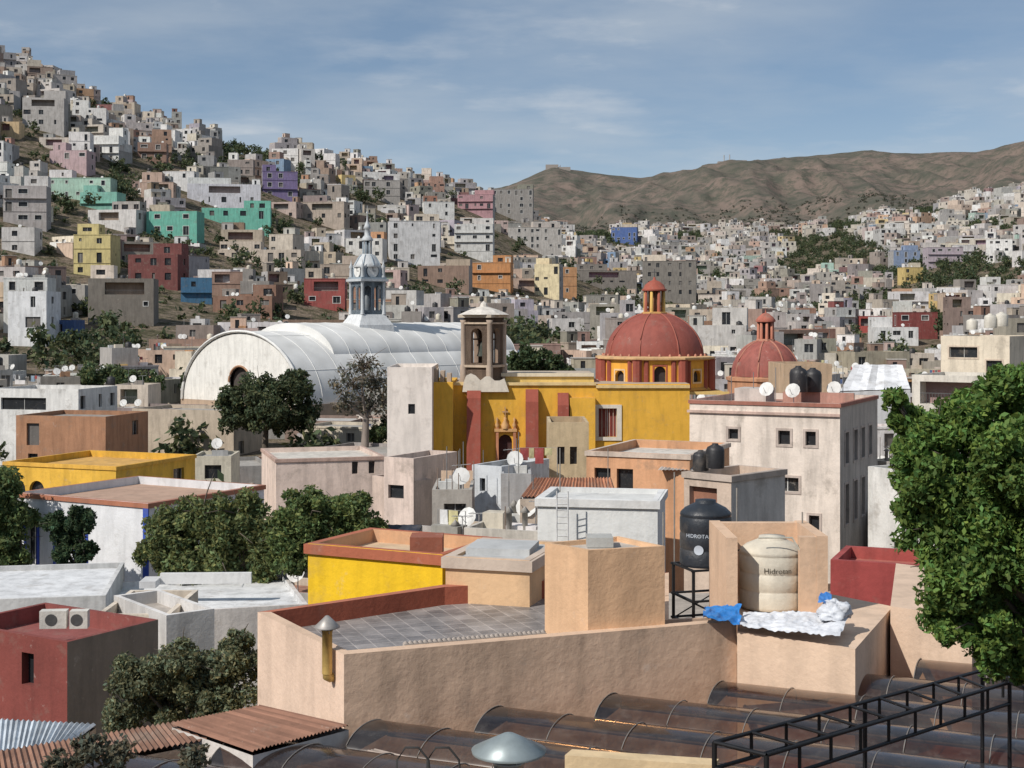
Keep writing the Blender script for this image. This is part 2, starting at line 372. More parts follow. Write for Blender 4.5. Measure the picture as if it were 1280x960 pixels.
def wins(L,z0,zg,zt,lvl,p=.75,fh=2.75,k_=1.0):
    o=[];ww=R.uniform(.8,1.4)*k_;wh=R.uniform(.9,1.5)*k_;nc=max(1,int(L/(R.uniform(2.2,3.8)*k_)));k=0; fh=fh*k_
    jit=[R.uniform(-.3,.3) for _ in range(nc)]
    terr=R.random()<.22 and L>4
    while True:
        top=zt-.7*k_-k*fh
        if top-wh<zg+.3 or k>4: break
        if k==0 and terr and top-1.7*k_>zg:
            a=R.uniform(.25,L*.3); b=min(L-.25,a+L*R.uniform(.4,.65)); o.append((a,b,top-1.7*k_,top+.15,'d',tuple(q*R.uniform(.5,.9) for q in (.4,.33,.28)))); k+=1; continue
        for i in range(nc):
            if R.random()<p:
                c=(i+.5+jit[i]*.6)*L/nc; a=R.random(); b=top-wh; hw=ww/2*(1 if a<.6 else R.uniform(.4,1.6))
                if a<.15 and top-2.0*k_>zg: b=top-2.0*k_
                elif a>.85: b=top-wh*.6
                g=(.025,.028,.032,.25) if R.random()<.7 else (.14,.13,.12,.6)
                if c-hw>.2 and c+hw<L-.2 and hw*2<L/nc-.15: o.append((c-hw,c+hw,b,top,'m' if lvl and R.random()<.5 else 'w',g))
        k+=1
    return o
def house(mb,x,y,yaw,L,D,zb,zt,col,roof=None,lvl=0,zg=None,par=.4,trim=None,ops=None,clut=True,p=.72,sur=None,inner=None,rops=None,rcol=None,ws=1.0):
    mb.frame(x,y,yaw); zg=zb if zg is None else zg
    roof=roof or R.choice([(.36,.34,.31),(.42,.38,.34),(.33,.17,.12),(.3,.27,.24),(.5,.47,.43),(.45,.44,.42)])
    c=[(0,0),(L,0),(L,D),(0,D)]; S=[L,D,L,D]
    for i in range(4):
        if i==0 and ops is not None: o=ops
        elif i==1 and rops is not None: o=rops
        elif i==2 and not lvl: o=[]
        else: o=wins(S[i],zb,zg,zt,lvl,p if i==0 else p*.6,k_=ws)
        if i>0: o=[q for q in o if len(q)<5 or q[4]!='d']
        cc=col if (i==0 or R.random()<.8) else (tuple(a*.8 for a in col[:3]) if R.random()<.6 else GREY)
        if i==1 and rcol: cc=rcol
        mb.facade(c[i],c[(i+1)%4],zb,zt,o,cc,depth=.24,surround=sur)
    if ws>1 and R.random()<.4 and ops is None:
        zz=zt-2.75*ws
        while zz>zg+1: mb.box(-.05,L+.05,-.12 if R.random()<.5 else -.7,-.004,zz,zz+.16,tuple(a*.8 for a in col[:3]),bot=True); zz-=2.75*ws
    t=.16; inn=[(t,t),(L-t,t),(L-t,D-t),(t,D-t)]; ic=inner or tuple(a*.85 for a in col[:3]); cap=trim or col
    for i in range(4):
        a,b=c[i],c[(i+1)%4]; e,f=inn[(i+1)%4],inn[i]
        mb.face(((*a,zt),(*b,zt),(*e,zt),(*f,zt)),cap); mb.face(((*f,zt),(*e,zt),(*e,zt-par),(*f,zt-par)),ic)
    mb.face([(*q,zt-par) for q in inn],roof)
    if trim:
        h=.22; e=.07
        for a0,a1,b0,b1 in ((-e,L+e,-e,-.004),(-e,L+e,D+.004,D+e),(-e,-.004,0,D),(L+.004,L+e,0,D)): mb.box(a0,a1,b0,b1,zt-h,zt-.01,trim,bot=True)
    if clut: clutter(mb,L,D,zt-par,lvl)
PROT=[];FOOT=[]
def prot(u0,u1,v0,v1,d): PROT.append((u0,u1,v0,v1,d))
def free(u0,u1,vt,d,vb=2000):
    for a,b,c,e,dd in PROT:
        if d<dd and u0<b and u1>a and vt<e and vb>c: return False
    return True
def clear(x,y,r):
    for a,b,q in FOOT:
        if (a-x)**2+(b-y)**2<(q+r)**2: return False
    return True
def bld(name,u0,d0,u1,d1,vt,D,col,zb=G,vb=None,mi=0,**k):
    x0,x1=X(u0,d0),X(u1,d1); yaw=math.atan2(d1-d0,x1-x0); L=math.hypot(x1-x0,d1-d0); zt=Z(vt,(d0+d1)/2)
    mb=MB(); mb.mi=mi; k.setdefault('lvl',2)
    house(mb,x0,d0,yaw,L,D,zb,zt,col,**k); 
    if k.get('lvl')==1 and L>9:
        a=L*R.uniform(.35,.6); s0=R.choice([0.02,L-a-.02]); mb_h=R.uniform(2.2,3.2)
        house(mb,x0+math.cos(yaw)*s0-math.sin(yaw)*D*.35,d0+math.sin(yaw)*s0+math.cos(yaw)*D*.35,yaw,a,D*.62,zt-.5,zt+mb_h,col if R.random()<.5 else pick(),lvl=1,zg=zt-.4,ws=1.3,par=.3,clut=False)
    o=mb.build(name)
    if vb: prot(min(u0,u1)-4,max(u0,u1)+4,vt-14,vb,min(d0,d1))
    n=max(1,int(L/D)); 
    for i in range(n):
        t=(i+.5)/n; FOOT.append((x0+(x1-x0)*t-math.sin(yaw)*D/2,d0+(d1-d0)*t+math.cos(yaw)*D/2,max(L/n,D)*.5))
    return o
prot(228,640,395,492,178); prot(436,482,250,410,185); prot(484,892,345,572,112); prot(914,992,380,470,160); prot(575,640,380,470,118)
prot(862,1110,480,600,80)
FOOT+= [(x,y,13) for x,y in ((-34,192),(-28,200),(-20,210),(-10,222),(-5,230))]+[(X(u,124),124,9) for u in (520,600,680,760,840)]+[(X(957,165),167,8)]
# ------------------------------------------------------------ hillside landmark houses
def find(u,vb):
    d=235
    while d<1500:
        if 400-F*T(X(u,d),d)/d<=vb: return d
        d+=3
    return 1500
HB=[('teal_house',183,246,264,297,(.15,.43,.34)),('teal_house',252,338,260,284,(.17,.48,.38)),('mint_house',58,138,222,250,(.4,.57,.47)),('mint_house',100,146,240,262,(.22,.46,.38)),
('white_apartment_house',234,326,230,262,(.64,.64,.68)),('purple_house',328,372,214,246,(.2,.16,.3)),('maroon_house',160,222,318,358,(.16,.055,.05)),('blue_house',226,265,347,379,(.06,.16,.27)),
('brick_house',266,340,370,394,(.24,.14,.1)),('red_house',380,431,348,384,(.32,.085,.075)),('cream_house',92,138,293,345,(.58,.49,.23)),('stone_house',110,192,348,405,(.2,.18,.155)),
('white_house',10,58,364,432,(.74,.75,.76)),('blue_house',62,92,400,428,(.06,.11,.25)),('white_apartment_house',487,550,276,330,(.62,.62,.62)),('cream_house',668,699,330,370,(.72,.62,.4)),
('orange_house',700,721,334,372,(.48,.26,.13)),('orange_house',590,638,328,362,(.5,.24,.1)),('pink_house',572,616,243,266,(.42,.25,.27)),('grey_apartment_house',614,666,236,272,(.28,.265,.25)),
('white_house',530,568,252,272,(.68,.68,.66)),('grey_apartment_house',636,702,284,312,(.53,.5,.46)),('concrete_house',803,870,326,376,(.2,.185,.165)),('white_apartment_house',568,616,280,322,(.58,.58,.56)),
('maroon_house',1122,1172,390,422,(.2,.05,.045)),('red_house',1074,1108,395,414,(.34,.07,.06)),('white_house',1093,1148,409,432,(.68,.68,.67)),('yellow_house',1131,1154,334,354,(.58,.44,.18)),
('blue_house',1117,1150,313,332,(.24,.31,.45)),('lilac_house',1160,1204,309,332,(.43,.37,.41)),('concrete_house',28,80,122,162,(.44,.42,.4)),
('pink_house',62,108,188,212,(.5,.37,.38)),('orange_house',0,24,152,172,(.56,.42,.25)),('white_house',432,478,298,322,(.66,.65,.62)),('brick_house',172,208,178,200,(.28,.18,.14)),
('tan_house',276,328,287,312,(.5,.42,.33)),('white_house',2,43,284,318,(.6,.58,.56)),('blue_house',764,796,284,302,(.08,.14,.34)),('brick_house',522,586,332,358,(.26,.18,.14)),('white_house',690,730,398,420,(.62,.6,.58)),
('grey_apartment_house',4,58,232,282,(.42,.39,.38)),('cream_house',272,376,312,330,(.55,.47,.39)),('concrete_house',722,796,338,362,(.25,.225,.2)),('white_house',110,170,262,286,(.64,.62,.6)),('tan_house',400,460,330,352,(.42,.35,.29)),('grey_house',455,500,225,250,(.36,.34,.32)),('tan_house',376,430,252,280,(.44,.37,.31))]
for nm,u0,u1,v0,v1,c in HB:
    d=find((u0+u1)/2,v1+2); wid=(u1-u0)*d/F; k=R.uniform(-.22,.22)*wid/2
    bld(nm,u0,d-k,u1,d+k,v0,min(8,wid),c,zb=Z(v1,d)-7,vb=v1,zg=Z(v1,d),lvl=1,p=.8,sur=(.6,.6,.58) if R.random()<.35 else None,ws=1.35,trim=tuple(q*.8 for q in c) if R.random()<.4 else None)
VEG=[(305,195,42,24,1),(425,192,42,22,1),(1045,318,56,24,1),(1000,338,40,18,1),(1230,352,100,26,1),(215,395,60,52,2),(120,455,70,24,1),(640,440,60,20,1),(330,345,50,14,1),(1150,268,34,10,1),(30,155,28,14,1),(975,300,26,9,1),(1090,390,44,11,1),(150,240,28,14,1),(60,330,26,12,2),(470,290,18,16,1),(560,400,40,10,1),(370,225,24,11,1),(20,110,16,9,1),(200,150,16,8,2),(740,300,34,9,1),(880,355,34,10,1),(860,300,28,8,1),(1170,415,30,9,1),(230,215,28,11,1),(110,140,20,9,1),(20,210,28,11,1),(350,300,24,9,1),(530,230,26,9,1),(1100,350,28,9,1),(940,385,36,9,1),(800,400,34,9,1),(1240,290,34,9,1),(1060,285,34,8,1),(420,400,24,14,2),(300,400,20,12,1),(600,300,18,9,1),(140,310,16,10,1),(80,270,24,9,1),(1040,400,36,9,1),(1250,400,40,10,1),(900,330,24,7,1),(250,330,18,8,1),(40,350,20,9,1),(460,250,20,9,1),(700,345,22,8,1),(1200,240,30,7,1),(180,430,30,12,1)]
def vegat(u,v):
    for a,b,c,e,k in VEG:
        if ((u-a)/c)**2+((v-b)/e)**2<1: return k
    return 0
VC=[];VR=[]
def mass(name,d0,d1,cell,ufrom,uto,lvl,hr,skip,ws=1.0,haze_tint=0.0):
    mb=MB(); n=0; y=d0; HAZE_TINT[0]=haze_tint
    while y<d1:
        x=X(ufrom,y)
        while x<X(uto,y):
            px,py=x+R.uniform(-.35,.35)*cell,y+R.uniform(-.35,.35)*cell; x+=cell*R.uniform(.85,1.1)
            zg=T(px,py); u=640+F*px/py; v=400-F*zg/py; sc=F/py
            k=vegat(u,v)
            if k==2: 
                if R.random()<.8: VC.append((px,py,zg+.3)); VR.append(R.uniform(.8,2.0))
                continue
            if k==1:
                for _ in range(2): VC.append((px+R.uniform(-4,4),py+R.uniform(-4,4),zg+R.uniform(1.5,4))); VR.append(R.uniform(2.0,3.8))
                continue
            if R.random()<skip:
                for _ in range(2): VC.append((px+R.uniform(-3,3),py+R.uniform(-3,3),zg+R.uniform(1,3))); VR.append(R.uniform(1.5,3.3))
                continue
            if R.random()<.5 and py>235: VC.append((px-cell*.5,py-cell*.5,zg+1.)); VR.append(R.uniform(.9,2.4))
            L=cell*R.uniform(.5,1.2); D=cell*R.uniform(.6,.95); 
            nf=R.choice([1,1,2,2,2,3]); h=nf*2.7*ws*R.uniform(.85,1.15)*hr; 
            gx=(T(px+4,py)-T(px-4,py))/8; yaw=R.gauss(0,.33)+math.atan(gx*.8)*-.3
            uu0,uu1=u-sc*L*.55,u+sc*L*.55
            if not clear(px,py,cell*.45): continue
            tries=0; ex_=2.4 if lvl==2 else 0
            while not free(uu0,uu1,400-F*(zg+h+ex_)/py-4,py,400-F*(zg-2)/py) and tries<2: h*=.6; ex_=.8; tries+=1
            if tries==2: continue
            col=pick(); zb=min(T(px-L/2,py-D/2),T(px+L/2,py-D/2),zg)-1.5
            ox=px-math.cos(yaw)*L/2+math.sin(yaw)*D/2; oy=py-math.sin(yaw)*L/2-math.cos(yaw)*D/2
            house(mb,ox,oy,yaw,L,D,zb,zg+h,col,lvl=lvl,zg=min(zg,zb+1.8),par=.35 if lvl else .3,trim=(col if R.random()<.7 else pick()) if R.random()<.35 else None,ws=ws,sur=(.62,.6,.57) if lvl and R.random()<.15 else None,clut=not(lvl==2 and tries))
            if R.random()<.5:
                w2=L*R.uniform(.35,.7);d2=D*R.uniform(.5,.8); h2=R.uniform(2.2,3.)*ws; x0=R.choice([0,L-w2]); c2=col if R.random()<.6 else pick()
                ex,ey=ox+math.cos(yaw)*x0-math.sin(yaw)*(D-d2),oy+math.sin(yaw)*x0+math.cos(yaw)*(D-d2)
                if free(uu0,uu1,400-F*(zg+h+h2+ex_)/py-4,py,400-F*(zg-2)/py): house(mb,ex+.02*math.cos(yaw),ey,yaw,w2-.04,d2-.03,zg+h-.5,zg+h+h2,c2,lvl=min(lvl,1),zg=zg+h-.4,par=.25,ws=ws)
            if R.random()<.3:
                w2=L*R.uniform(.3,.6); f=R.uniform(0,.35); dd=R.uniform(2,3.5); ex=ox+math.cos(yaw)*L*f+math.sin(yaw)*dd; ey=oy+math.sin(yaw)*L*f-math.cos(yaw)*dd
                if free(uu0,uu1,400-F*(zg+h*.5)/py,py,400-F*(zg-2)/py): house(mb,ex,ey,yaw,w2,dd-.02,zb-1,zg+h*.45,pick(),lvl=min(lvl,1),zg=zb,par=.25,ws=ws,clut=False)
            n+=1
        y+=cell*.95
    HAZE_TINT[0]=0
    print(name,n,len(mb.f)); mb.frame(); return mb.build(name)
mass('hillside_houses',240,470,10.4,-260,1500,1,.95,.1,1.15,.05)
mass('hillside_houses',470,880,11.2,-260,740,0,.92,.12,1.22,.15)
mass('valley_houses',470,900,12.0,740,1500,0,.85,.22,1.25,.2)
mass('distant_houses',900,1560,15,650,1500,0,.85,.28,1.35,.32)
# ------------------------------------------------------------ church
CY=(.74,.41,.05);CR=(.3,.075,.05);CW=(.68,.62,.53)
def church():
    mb=MB(); mb.mi=1; x0=X(541,118); mb.frame(x0,118,0); s=118/F; zt=-5.35
    U=lambda u:(u-541)*s
    mb.facade((0,0),(U(862),0),G,zt,[(U(623),U(640),G+.3,-9.6,'a',(.05,.02,.02)),(U(748),U(771),-9.8,-7.4,'m',(.22,.05,.04))],CY,depth=.4)
    mb.facade((U(862),0),(U(862),12),G,zt,[],CY); mb.facade((U(862),12),(0,12),G,zt,[],CY); mb.facade((0,12),(0,0),G,zt,[],CY)
    mb.face(((0,0,zt),(U(862),0,zt),(U(862),12,zt),(0,12,zt)),(.45,.36,.28))
    mb.box(0,U(745),-.18,-.004,zt-.12,zt+.12,(.7,.52,.25),bot=True); mb.box(U(745),U(862),-.18,-.004,zt-.35,zt-.1,(.7,.52,.25),bot=True)
    mb.box(U(590),U(745),3,11,zt,zt+.7,(.74,.52,.16),top=(.5,.42,.33)); mb.box(U(590)-.1,U(745)-.02,2.8,2.99,zt+.5,zt+.8,(.68,.6,.45),bot=True)
    for a,b,c,d in ((742,748,-10.1,-7.1),(771,777,-10.1,-7.1)): mb.box(U(a),U(b),-.1,-.004,c,d,CW,bot=True)
    mb.box(U(748)+.003,U(771)-.003,-.1,-.004,-7.4,-7.1,CW,bot=True); mb.box(U(748)+.003,U(771)-.003,-.1,-.004,-10.1,-9.8,CW,bot=True)
    for i in range(4): 
        xx=U(748)+.3+i*.32; mb.tube([(xx,.2,-9.8),(xx,.2,-7.4)],.03,4,(.5,.4,.35))
    for u in (620,641.5): mb.box(U(u),U(u)+.22,-.25,-.004,G+.2,-9.0,(.5,.22,.12)); mb.lathe(U(u)+.11,-.13,[(.12,-9.0),(.2,-8.8),(.06,-8.5),(.13,-8.35),(0,-8.1)],8,(.6,.35,.15))
    mb.box(U(618),U(646),-.3,-.004,-9.35,-9.1,(.6,.35,.15),bot=True)
    mb.lathe(U(631.5),-.13,[(.3,-9.1),(.35,-8.8),(.12,-8.4),(.14,-8.2),(0,-8.1)],8,(.6,.35,.15)); mb.box(U(631.5)-.04,U(631.5)+.04,-.17,-.09,-8.1,-7.3,(.5,.3,.15),bot=True); mb.box(U(631.5)-.25,U(631.5)+.25,-.165,-.095,-7.75,-7.62,(.5,.3,.15),bot=True)
    for u,w,zz,pr in ((584,1.15,-5.5,2.6),(657,1.05,-5.8,2.2),(697,.9,-6.1,1.9)):
        a,b=U(u),U(u)+w; P=[(-.25,zz),(-.9,zz-1.0),(-pr,G),(-.004,G),(-.004,zz)]
        mb.face([(a,y,z) for y,z in P],CR); mb.face([(b,y,z) for y,z in reversed(P)],CR)
        for i in range(2): mb.face(((a,P[i][0],P[i][1]),(a,P[i+1][0],P[i+1][1]),(b,P[i+1][0],P[i+1][1]),(b,P[i][0],P[i][1])),CR)
        mb.face(((a,-.25,zz),(b,-.25,zz),(b,-.004,zz),(a,-.004,zz)),CR)
    cx=X(818,126)-x0; cy=8
    mb.box(U(712),U(745)-.1,-.7,-.01,G,-6.5,CY,top=(.6,.35,.1))
    mb.box(cx-5.6,cx+5.6,cy-6,cy+6,zt-1,-6.2,CY,top=(.62,.4,.12)); mb.box(cx-5.75,cx+5.75,cy-6.15,cy-6.004,-6.35,-6.1,(.72,.5,.18),bot=True)
    n=8; Rr=5.15; zd0,zd1=-6.2,-3.45; ph=math.pi/8
    V=[(cx+Rr*math.cos(ph+2*math.pi*i/n),cy+Rr*math.sin(ph+2*math.pi*i/n)) for i in range(n)]
    for i in range(n):
        a,b=V[i],V[(i+1)%n]; S=math.hypot(b[0]-a[0],b[1]-a[1])
        op=[(S/2-.5,S/2+.5,-5.65,-4.0,'a',(.04,.03,.03))] if i%2==1 else [(S/2-.5,S/2+.5,-5.4,-4.4,'a',(.04,.03,.03))]
        mb.facade(a,b,zd0,zd1,op,(.76,.37,.05),depth=.35,surround=(.36,.09,.055) if i%2 else (.7,.5,.3))
        mb.lathe(a[0],a[1],[(.42,zd0),(.42,zd1-.1),(.5,zd1)],8,CR,sm=False,ph=ph)
        t=(b[0]-a[0],b[1]-a[1])
        for q in (.2,.8): 
            px,py=a[0]+t[0]*q,a[1]+t[1]*q; mb.lathe(px,py,[(.22,zd0+.05),(.22,zd1-.1)],6,CR,sm=False)
    mb.lathe(cx,cy,[(Rr+.1,zd0-.05),(Rr+.3,zd0+.1),(Rr+.05,zd0+.3)],8,(.62,.3,.06),sm=False,ph=ph)
    mb.lathe(cx,cy,[(Rr+.2,zd1-.05),(Rr+.42,zd1+.05),(Rr+.42,zd1+.2),(Rr-.1,zd1+.28),(4.3,zd1+.3)],8,(.62,.4,.2),sm=False,ph=ph)
    H=3.85; z0=zd1+.3
    prof=[(4.4*math.cos(t),z0+H*math.sin(t)) for t in np.linspace(0,1.36,13)]
    mb.lathe(cx,cy,prof,32,(.28,.075,.055,.75))
    for i in range(8):
        a=ph+i*math.pi/4; mb.tube([(cx+(r+.02)*math.cos(a),cy+(r+.02)*math.sin(a),z) for r,z in prof],.07,5,(.33,.1,.07,.75))
    for i in range(32):
        a=i*math.pi/16; mb.lathe(cx+4.6*math.cos(a),cy+4.6*math.sin(a),[(.13,z0-.02),(.13,z0+.1),(0,z0+.22)],5,(.5,.22,.15))
    lz=z0+H*.97
    mb.lathe(cx,cy,[(1.2,lz-.2),(1.2,lz+.1),(.95,lz+.15)],8,(.6,.35,.12),sm=False,ph=ph)
    for i in range(8):
        a=ph+i*math.pi/4; mb.lathe(cx+.85*math.cos(a),cy+.85*math.sin(a),[(.17,lz+.1),(.13,lz+2.0)],6,(.66,.42,.12) if i%2 else (.36,.11,.07))
    mb.lathe(cx,cy,[(.42,lz+.1),(.42,lz+2)],8,(.25,.12,.06),ph=ph)
    mb.lathe(cx,cy,[(1.05,lz+2),(1.15,lz+2.15),(1,lz+2.2),(.85,lz+2.55),(.5,lz+2.85),(.12,lz+3),(.1,lz+3.2),(0,lz+3.3)],16,(.34,.09,.06))
    mb.tube([(cx,cy,lz+3.2),(cx,cy,lz+4)],.04,4,(.1,.1,.1)); mb.tube([(cx-.25,cy,lz+3.7),(cx+.25,cy,lz+3.7)],.035,4,(.1,.1,.1))
    mb.frame(); xa,xb=X(484,114),X(540,114); zz=Z(459,114)
    mb.prism([(xa,114),(xb,114),(xb,124),(xa,124)],G,zz,(.8,.73,.67),par=.4,roof=(.5,.45,.4),ops={0:[(1.7,2.25,-7.6,-6.8)]})
    mb.prism([(xb+.01,116),(X(566,116),116),(X(566,116),126),(xb+.01,126)],G,Z(478,116),CY)
    for i in range(3): mb.box(X(541,116)+i*.55,X(541,116)+i*.55+.35,117,119,Z(478,116)-.2,Z(478,116)+1.1-i*.2,(.45,.36,.28))
    mb.mi=0
    ST=(.33,.24,.18)
    tx,ty=X(612,119),119; yaw=math.radians(-28); mb.frame(tx,ty,yaw); s=2.55; z0,z1=Z(478,119),Z(397,119)
    for p,q in (((-s,0),(0,0)),((0,0),(0,s)),((0,s),(-s,s)),((-s,s),(-s,0))):
        mb.facade(p,q,z0,z1,[(.72,s-.72,z0+1.6,z1-.9,'oa')],ST,depth=.45)
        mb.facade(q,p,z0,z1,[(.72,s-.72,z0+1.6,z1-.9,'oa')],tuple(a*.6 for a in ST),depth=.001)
    mb.lathe(-s/2,s/2,[(.6,z1-3.3),(.46,z1-2.9),(.33,z1-2.2),(.1,z1-1.9)],12,(.05,.06,.05))
    mb.tube([(-s+.1,s/2,z1-1.85),(-.1,s/2,z1-1.85)],.07,5,(.1,.07,.05))
    for px,py in ((-s,0),(0,0),(0,s),(-s,s)): mb.lathe(px,py,[(.3,z0),(.3,z0+1.3),(.22,z0+1.5),(.22,z1-.5),(.32,z1-.2)],8,(.42,.33,.26))
    mb.box(-s-.2,.2,-.2,s+.2,z0+1.25,z0+1.45,(.5,.4,.3),bot=True); mb.box(-s-.15,.15,-.15,s+.15,z1-.55,z1-.4,(.5,.4,.3),bot=True)
    mb.box(-s-.35,.35,-.35,s+.35,z1,z1+.25,(.55,.48,.38),bot=True)
    c=(-s/2,s/2)
    mb.lathe(c[0],c[1],[(2.2,z1+.25),(1.3,z1+.65),(.35,z1+.95),(.28,z1+1.2),(0,z1+1.45)],8,(.68,.64,.58),sm=False,ph=ph)
    mb.box(-s-.5,.5,-.5,s+.5,-9,z0,(.55,.4,.2)); 
    mb.frame(X(578,117.5),117.5,0); pts=[(0,-6)]+[(.1,-5.2)]+[(.3+i*.4,-4.9+.5*abs(math.sin(i*.9+.5))-.06*i) for i in range(9)]+[(3.9,-6)]
    mb.face([(x,0,z) for x,z in pts],CW); mb.face([(x,.4,z) for x,z in reversed(pts)],CW)
    for i in range(len(pts)-1): mb.face(((pts[i][0],0,pts[i][1]),(pts[i+1][0],0,pts[i+1][1]),(pts[i+1][0],.4,pts[i+1][1]),(pts[i][0],.4,pts[i][1])),CW)
    mb.build('yellow_church')
church()
def chapel():
    mb=MB(); cx,cy=X(957,167),167; mb.frame(cx,cy,0); z0=Z(470,167); ph=math.pi/8
    mb.lathe(0,0,[(4.6,G),(4.6,z0-.6),(4.8,z0-.5),(4.8,z0-.15),(4.1,z0)],8,(.5,.25,.14),sm=False,ph=ph)
    prof=[(4.05*math.cos(t),z0+4.3*math.sin(t)) for t in np.linspace(0,1.38,12)]
    mb.lathe(0,0,prof,28,(.3,.09,.07,.75))
    for i in range(8):
        a=ph+i*math.pi/4; mb.tube([(r*math.cos(a),r*math.sin(a),z) for r,z in prof],.12,5,(.4,.17,.12))
    lz=z0+4.2; mb.lathe(0,0,[(1.1,lz-.2),(1.1,lz+.2)],8,(.5,.25,.17),sm=False)
    for i in range(8):
        a=i*math.pi/4; mb.lathe(.85*math.cos(a),.85*math.sin(a),[(.2,lz+.2),(.16,lz+2.2)],6,(.5,.2,.13))
    mb.lathe(0,0,[(.4,lz+.2),(.4,lz+2.2)],8,(.12,.06,.05)); mb.lathe(0,0,[(1.15,lz+2.2),(1.2,lz+2.4),(.9,lz+2.8),(.4,lz+3.2),(.1,lz+3.3),(0,lz+3.8)],14,(.4,.13,.09))
    mb.build('domed_chapel')
chapel()
# ------------------------------------------------------------ market hall
def market():
    root=bpy.data.objects.new('market_hall',None); bpy.context.collection.objects.link(root)
    L0=Vector((X(226,195),195,0)); R0=Vector((X(375,180),180,0)); w=(R0-L0); Wd=w.length; w.normalize()
    yaw=math.atan2(w.y,w.x); zb=-10.9; LN=48
    def vault(mb,x0,x1,y0,y1,zs,rise,n=26):
        c=(x0+x1)/2; r=(x1-x0)/2; pr=[(c-r*math.cos(math.pi*i/n),zs+rise*math.sin(math.pi*i/n)) for i in range(n+1)]
        ny=int((y1-y0)/2); b=len(mb.v)
        for j in range(ny+1):
            y=y0+(y1-y0)*j/ny
            for x,z in pr: mb.v.append(mb.T((x,y,z)))
        for j in range(ny):
            for i in range(n): a=b+j*(n+1)+i; mb.f.append((a,a+n+1,a+n+2,a+1)); mb.c.append((.7,.7,.7,.9)); mb.m.append(mb.mi); mb.s.append(True)
        return pr
    mb=MB(); mb.frame(L0.x,L0.y,yaw); mb.mi=6
    pr=vault(mb,0,Wd,0,LN,zb,9.4); RC=(.7,.7,.7)
    for j in range(0,LN//4+1): mb.tube([(x,j*4.0,z+.0) for x,z in pr],.06,4,RC)
    pr2=vault(mb,3.0,Wd-3.0,9,LN,zb+5.6,4.9,20)
    for j in range(3,LN//4+1): mb.tube([(x,j*4.0,z) for x,z in pr2],.05,4,RC)
    for y in (9,LN): mb.face([(x,y,z) for x,z in pr2],RC)
    mb.face([(x,LN,z) for x,z in pr],RC)
    for i in range(4,24,6): mb.tube([(pr[i][0],0,pr[i][1]),(pr[i][0],LN,pr[i][1])],.05,4,RC)
    mb.build('roof',root)
    g=MB(); g.frame(L0.x,L0.y,yaw); g.mi=1
    cx=Wd/2; n=26; r=Wd/2-.3; WC=(.76,.75,.71)
    out=[(cx-r*math.cos(math.pi*i/n),zb+9.1*math.sin(math.pi*i/n)) for i in range(n+1)]
    inn=[(cx-2.0*math.cos(math.pi*i/n),zb+2.6+2.0*math.sin(math.pi*i/n)) for i in range(n+1)]
    for i in range(n): g.face([(out[i][0],.3,out[i][1]),(inn[i][0],.3,inn[i][1]),(inn[i+1][0],.3,inn[i+1][1]),(out[i+1][0],.3,out[i+1][1])],WC)
    g.face([(0.3,.3,zb),(cx-2,.3,zb),(cx-2,.3,zb+2.6)],WC); g.face([(cx+2,.3,zb),(Wd-.3,.3,zb),(cx+2,.3,zb+2.6)],WC)
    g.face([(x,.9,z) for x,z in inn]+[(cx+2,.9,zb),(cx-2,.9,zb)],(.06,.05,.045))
    g.tube([(x,.2,z) for x,z in [(cx-(Wd/2)*math.cos(math.pi*i/n),zb+9.4*math.sin(math.pi*i/n)) for i in range(n+1)]],.22,6,(.7,.7,.68))
    g.tube([(cx-2.15*math.cos(math.pi*i/n),.25,zb+2.6+2.15*math.sin(math.pi*i/n)) for i in range(n+1)],.15,5,(.35,.2,.12))
    g.box(-.4,Wd+.4,.31,LN,G,zb,(.42,.32,.24)); g.box(-1.5,Wd+1.5,-4,.3,G,zb-.8,(.45,.36,.27))
    for i in range(14): g.box(-1.5+i*2,-1.2+i*2,-4.15,-4.004,G,zb-.3,(.45,.38,.3))
    g.build('walls',root)
    t=MB(); t.mi=1; cx,cy=X(459,203),203; t.frame(cx,cy,math.radians(35))
    z=lambda v:Z(v,203)
    IR=(.28,.34,.39,.6); WI=(.5,.53,.55,.6); DK=(.1,.12,.14,.5); q=math.pi/4
    t.lathe(0,0,[(4.3,z(430)),(3.9,z(406)),(3.1,z(398)),(2.7,z(393))],4,(.6,.62,.63),sm=False,ph=q)
    h=1.75; z0,z1=z(393),z(352)
    for i in range(4):
        c=[(-h,-h),(h,-h),(h,h),(-h,h)]; a,b=c[i],c[(i+1)%4]
        t.facade(a,b,z0,z1,[(.35,1.55,z0+.6,z1-.6,'oa'),(1.95,3.15,z0+.6,z1-.6,'oa')],IR,depth=.25)
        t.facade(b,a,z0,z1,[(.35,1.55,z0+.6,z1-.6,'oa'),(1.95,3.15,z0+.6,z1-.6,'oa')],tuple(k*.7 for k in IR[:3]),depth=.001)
        t.lathe(a[0],a[1],[(.32,z0),(.25,z0+.5),(.22,z1-.3),(.36,z1)],8,WI)
    t.lathe(0,0,[(.5,z0),(.5,z1)],8,DK)
    t.box(-h-.5,h+.5,-h-.5,h+.5,z1,z1+.35,WI,bot=True); t.box(-h-.3,h+.3,-h-.3,h+.3,z1+.35,z1+.6,IR)
    z2=z(334)
    t.box(-1.55,1.55,-1.55,1.55,z1+.6,z2,IR)
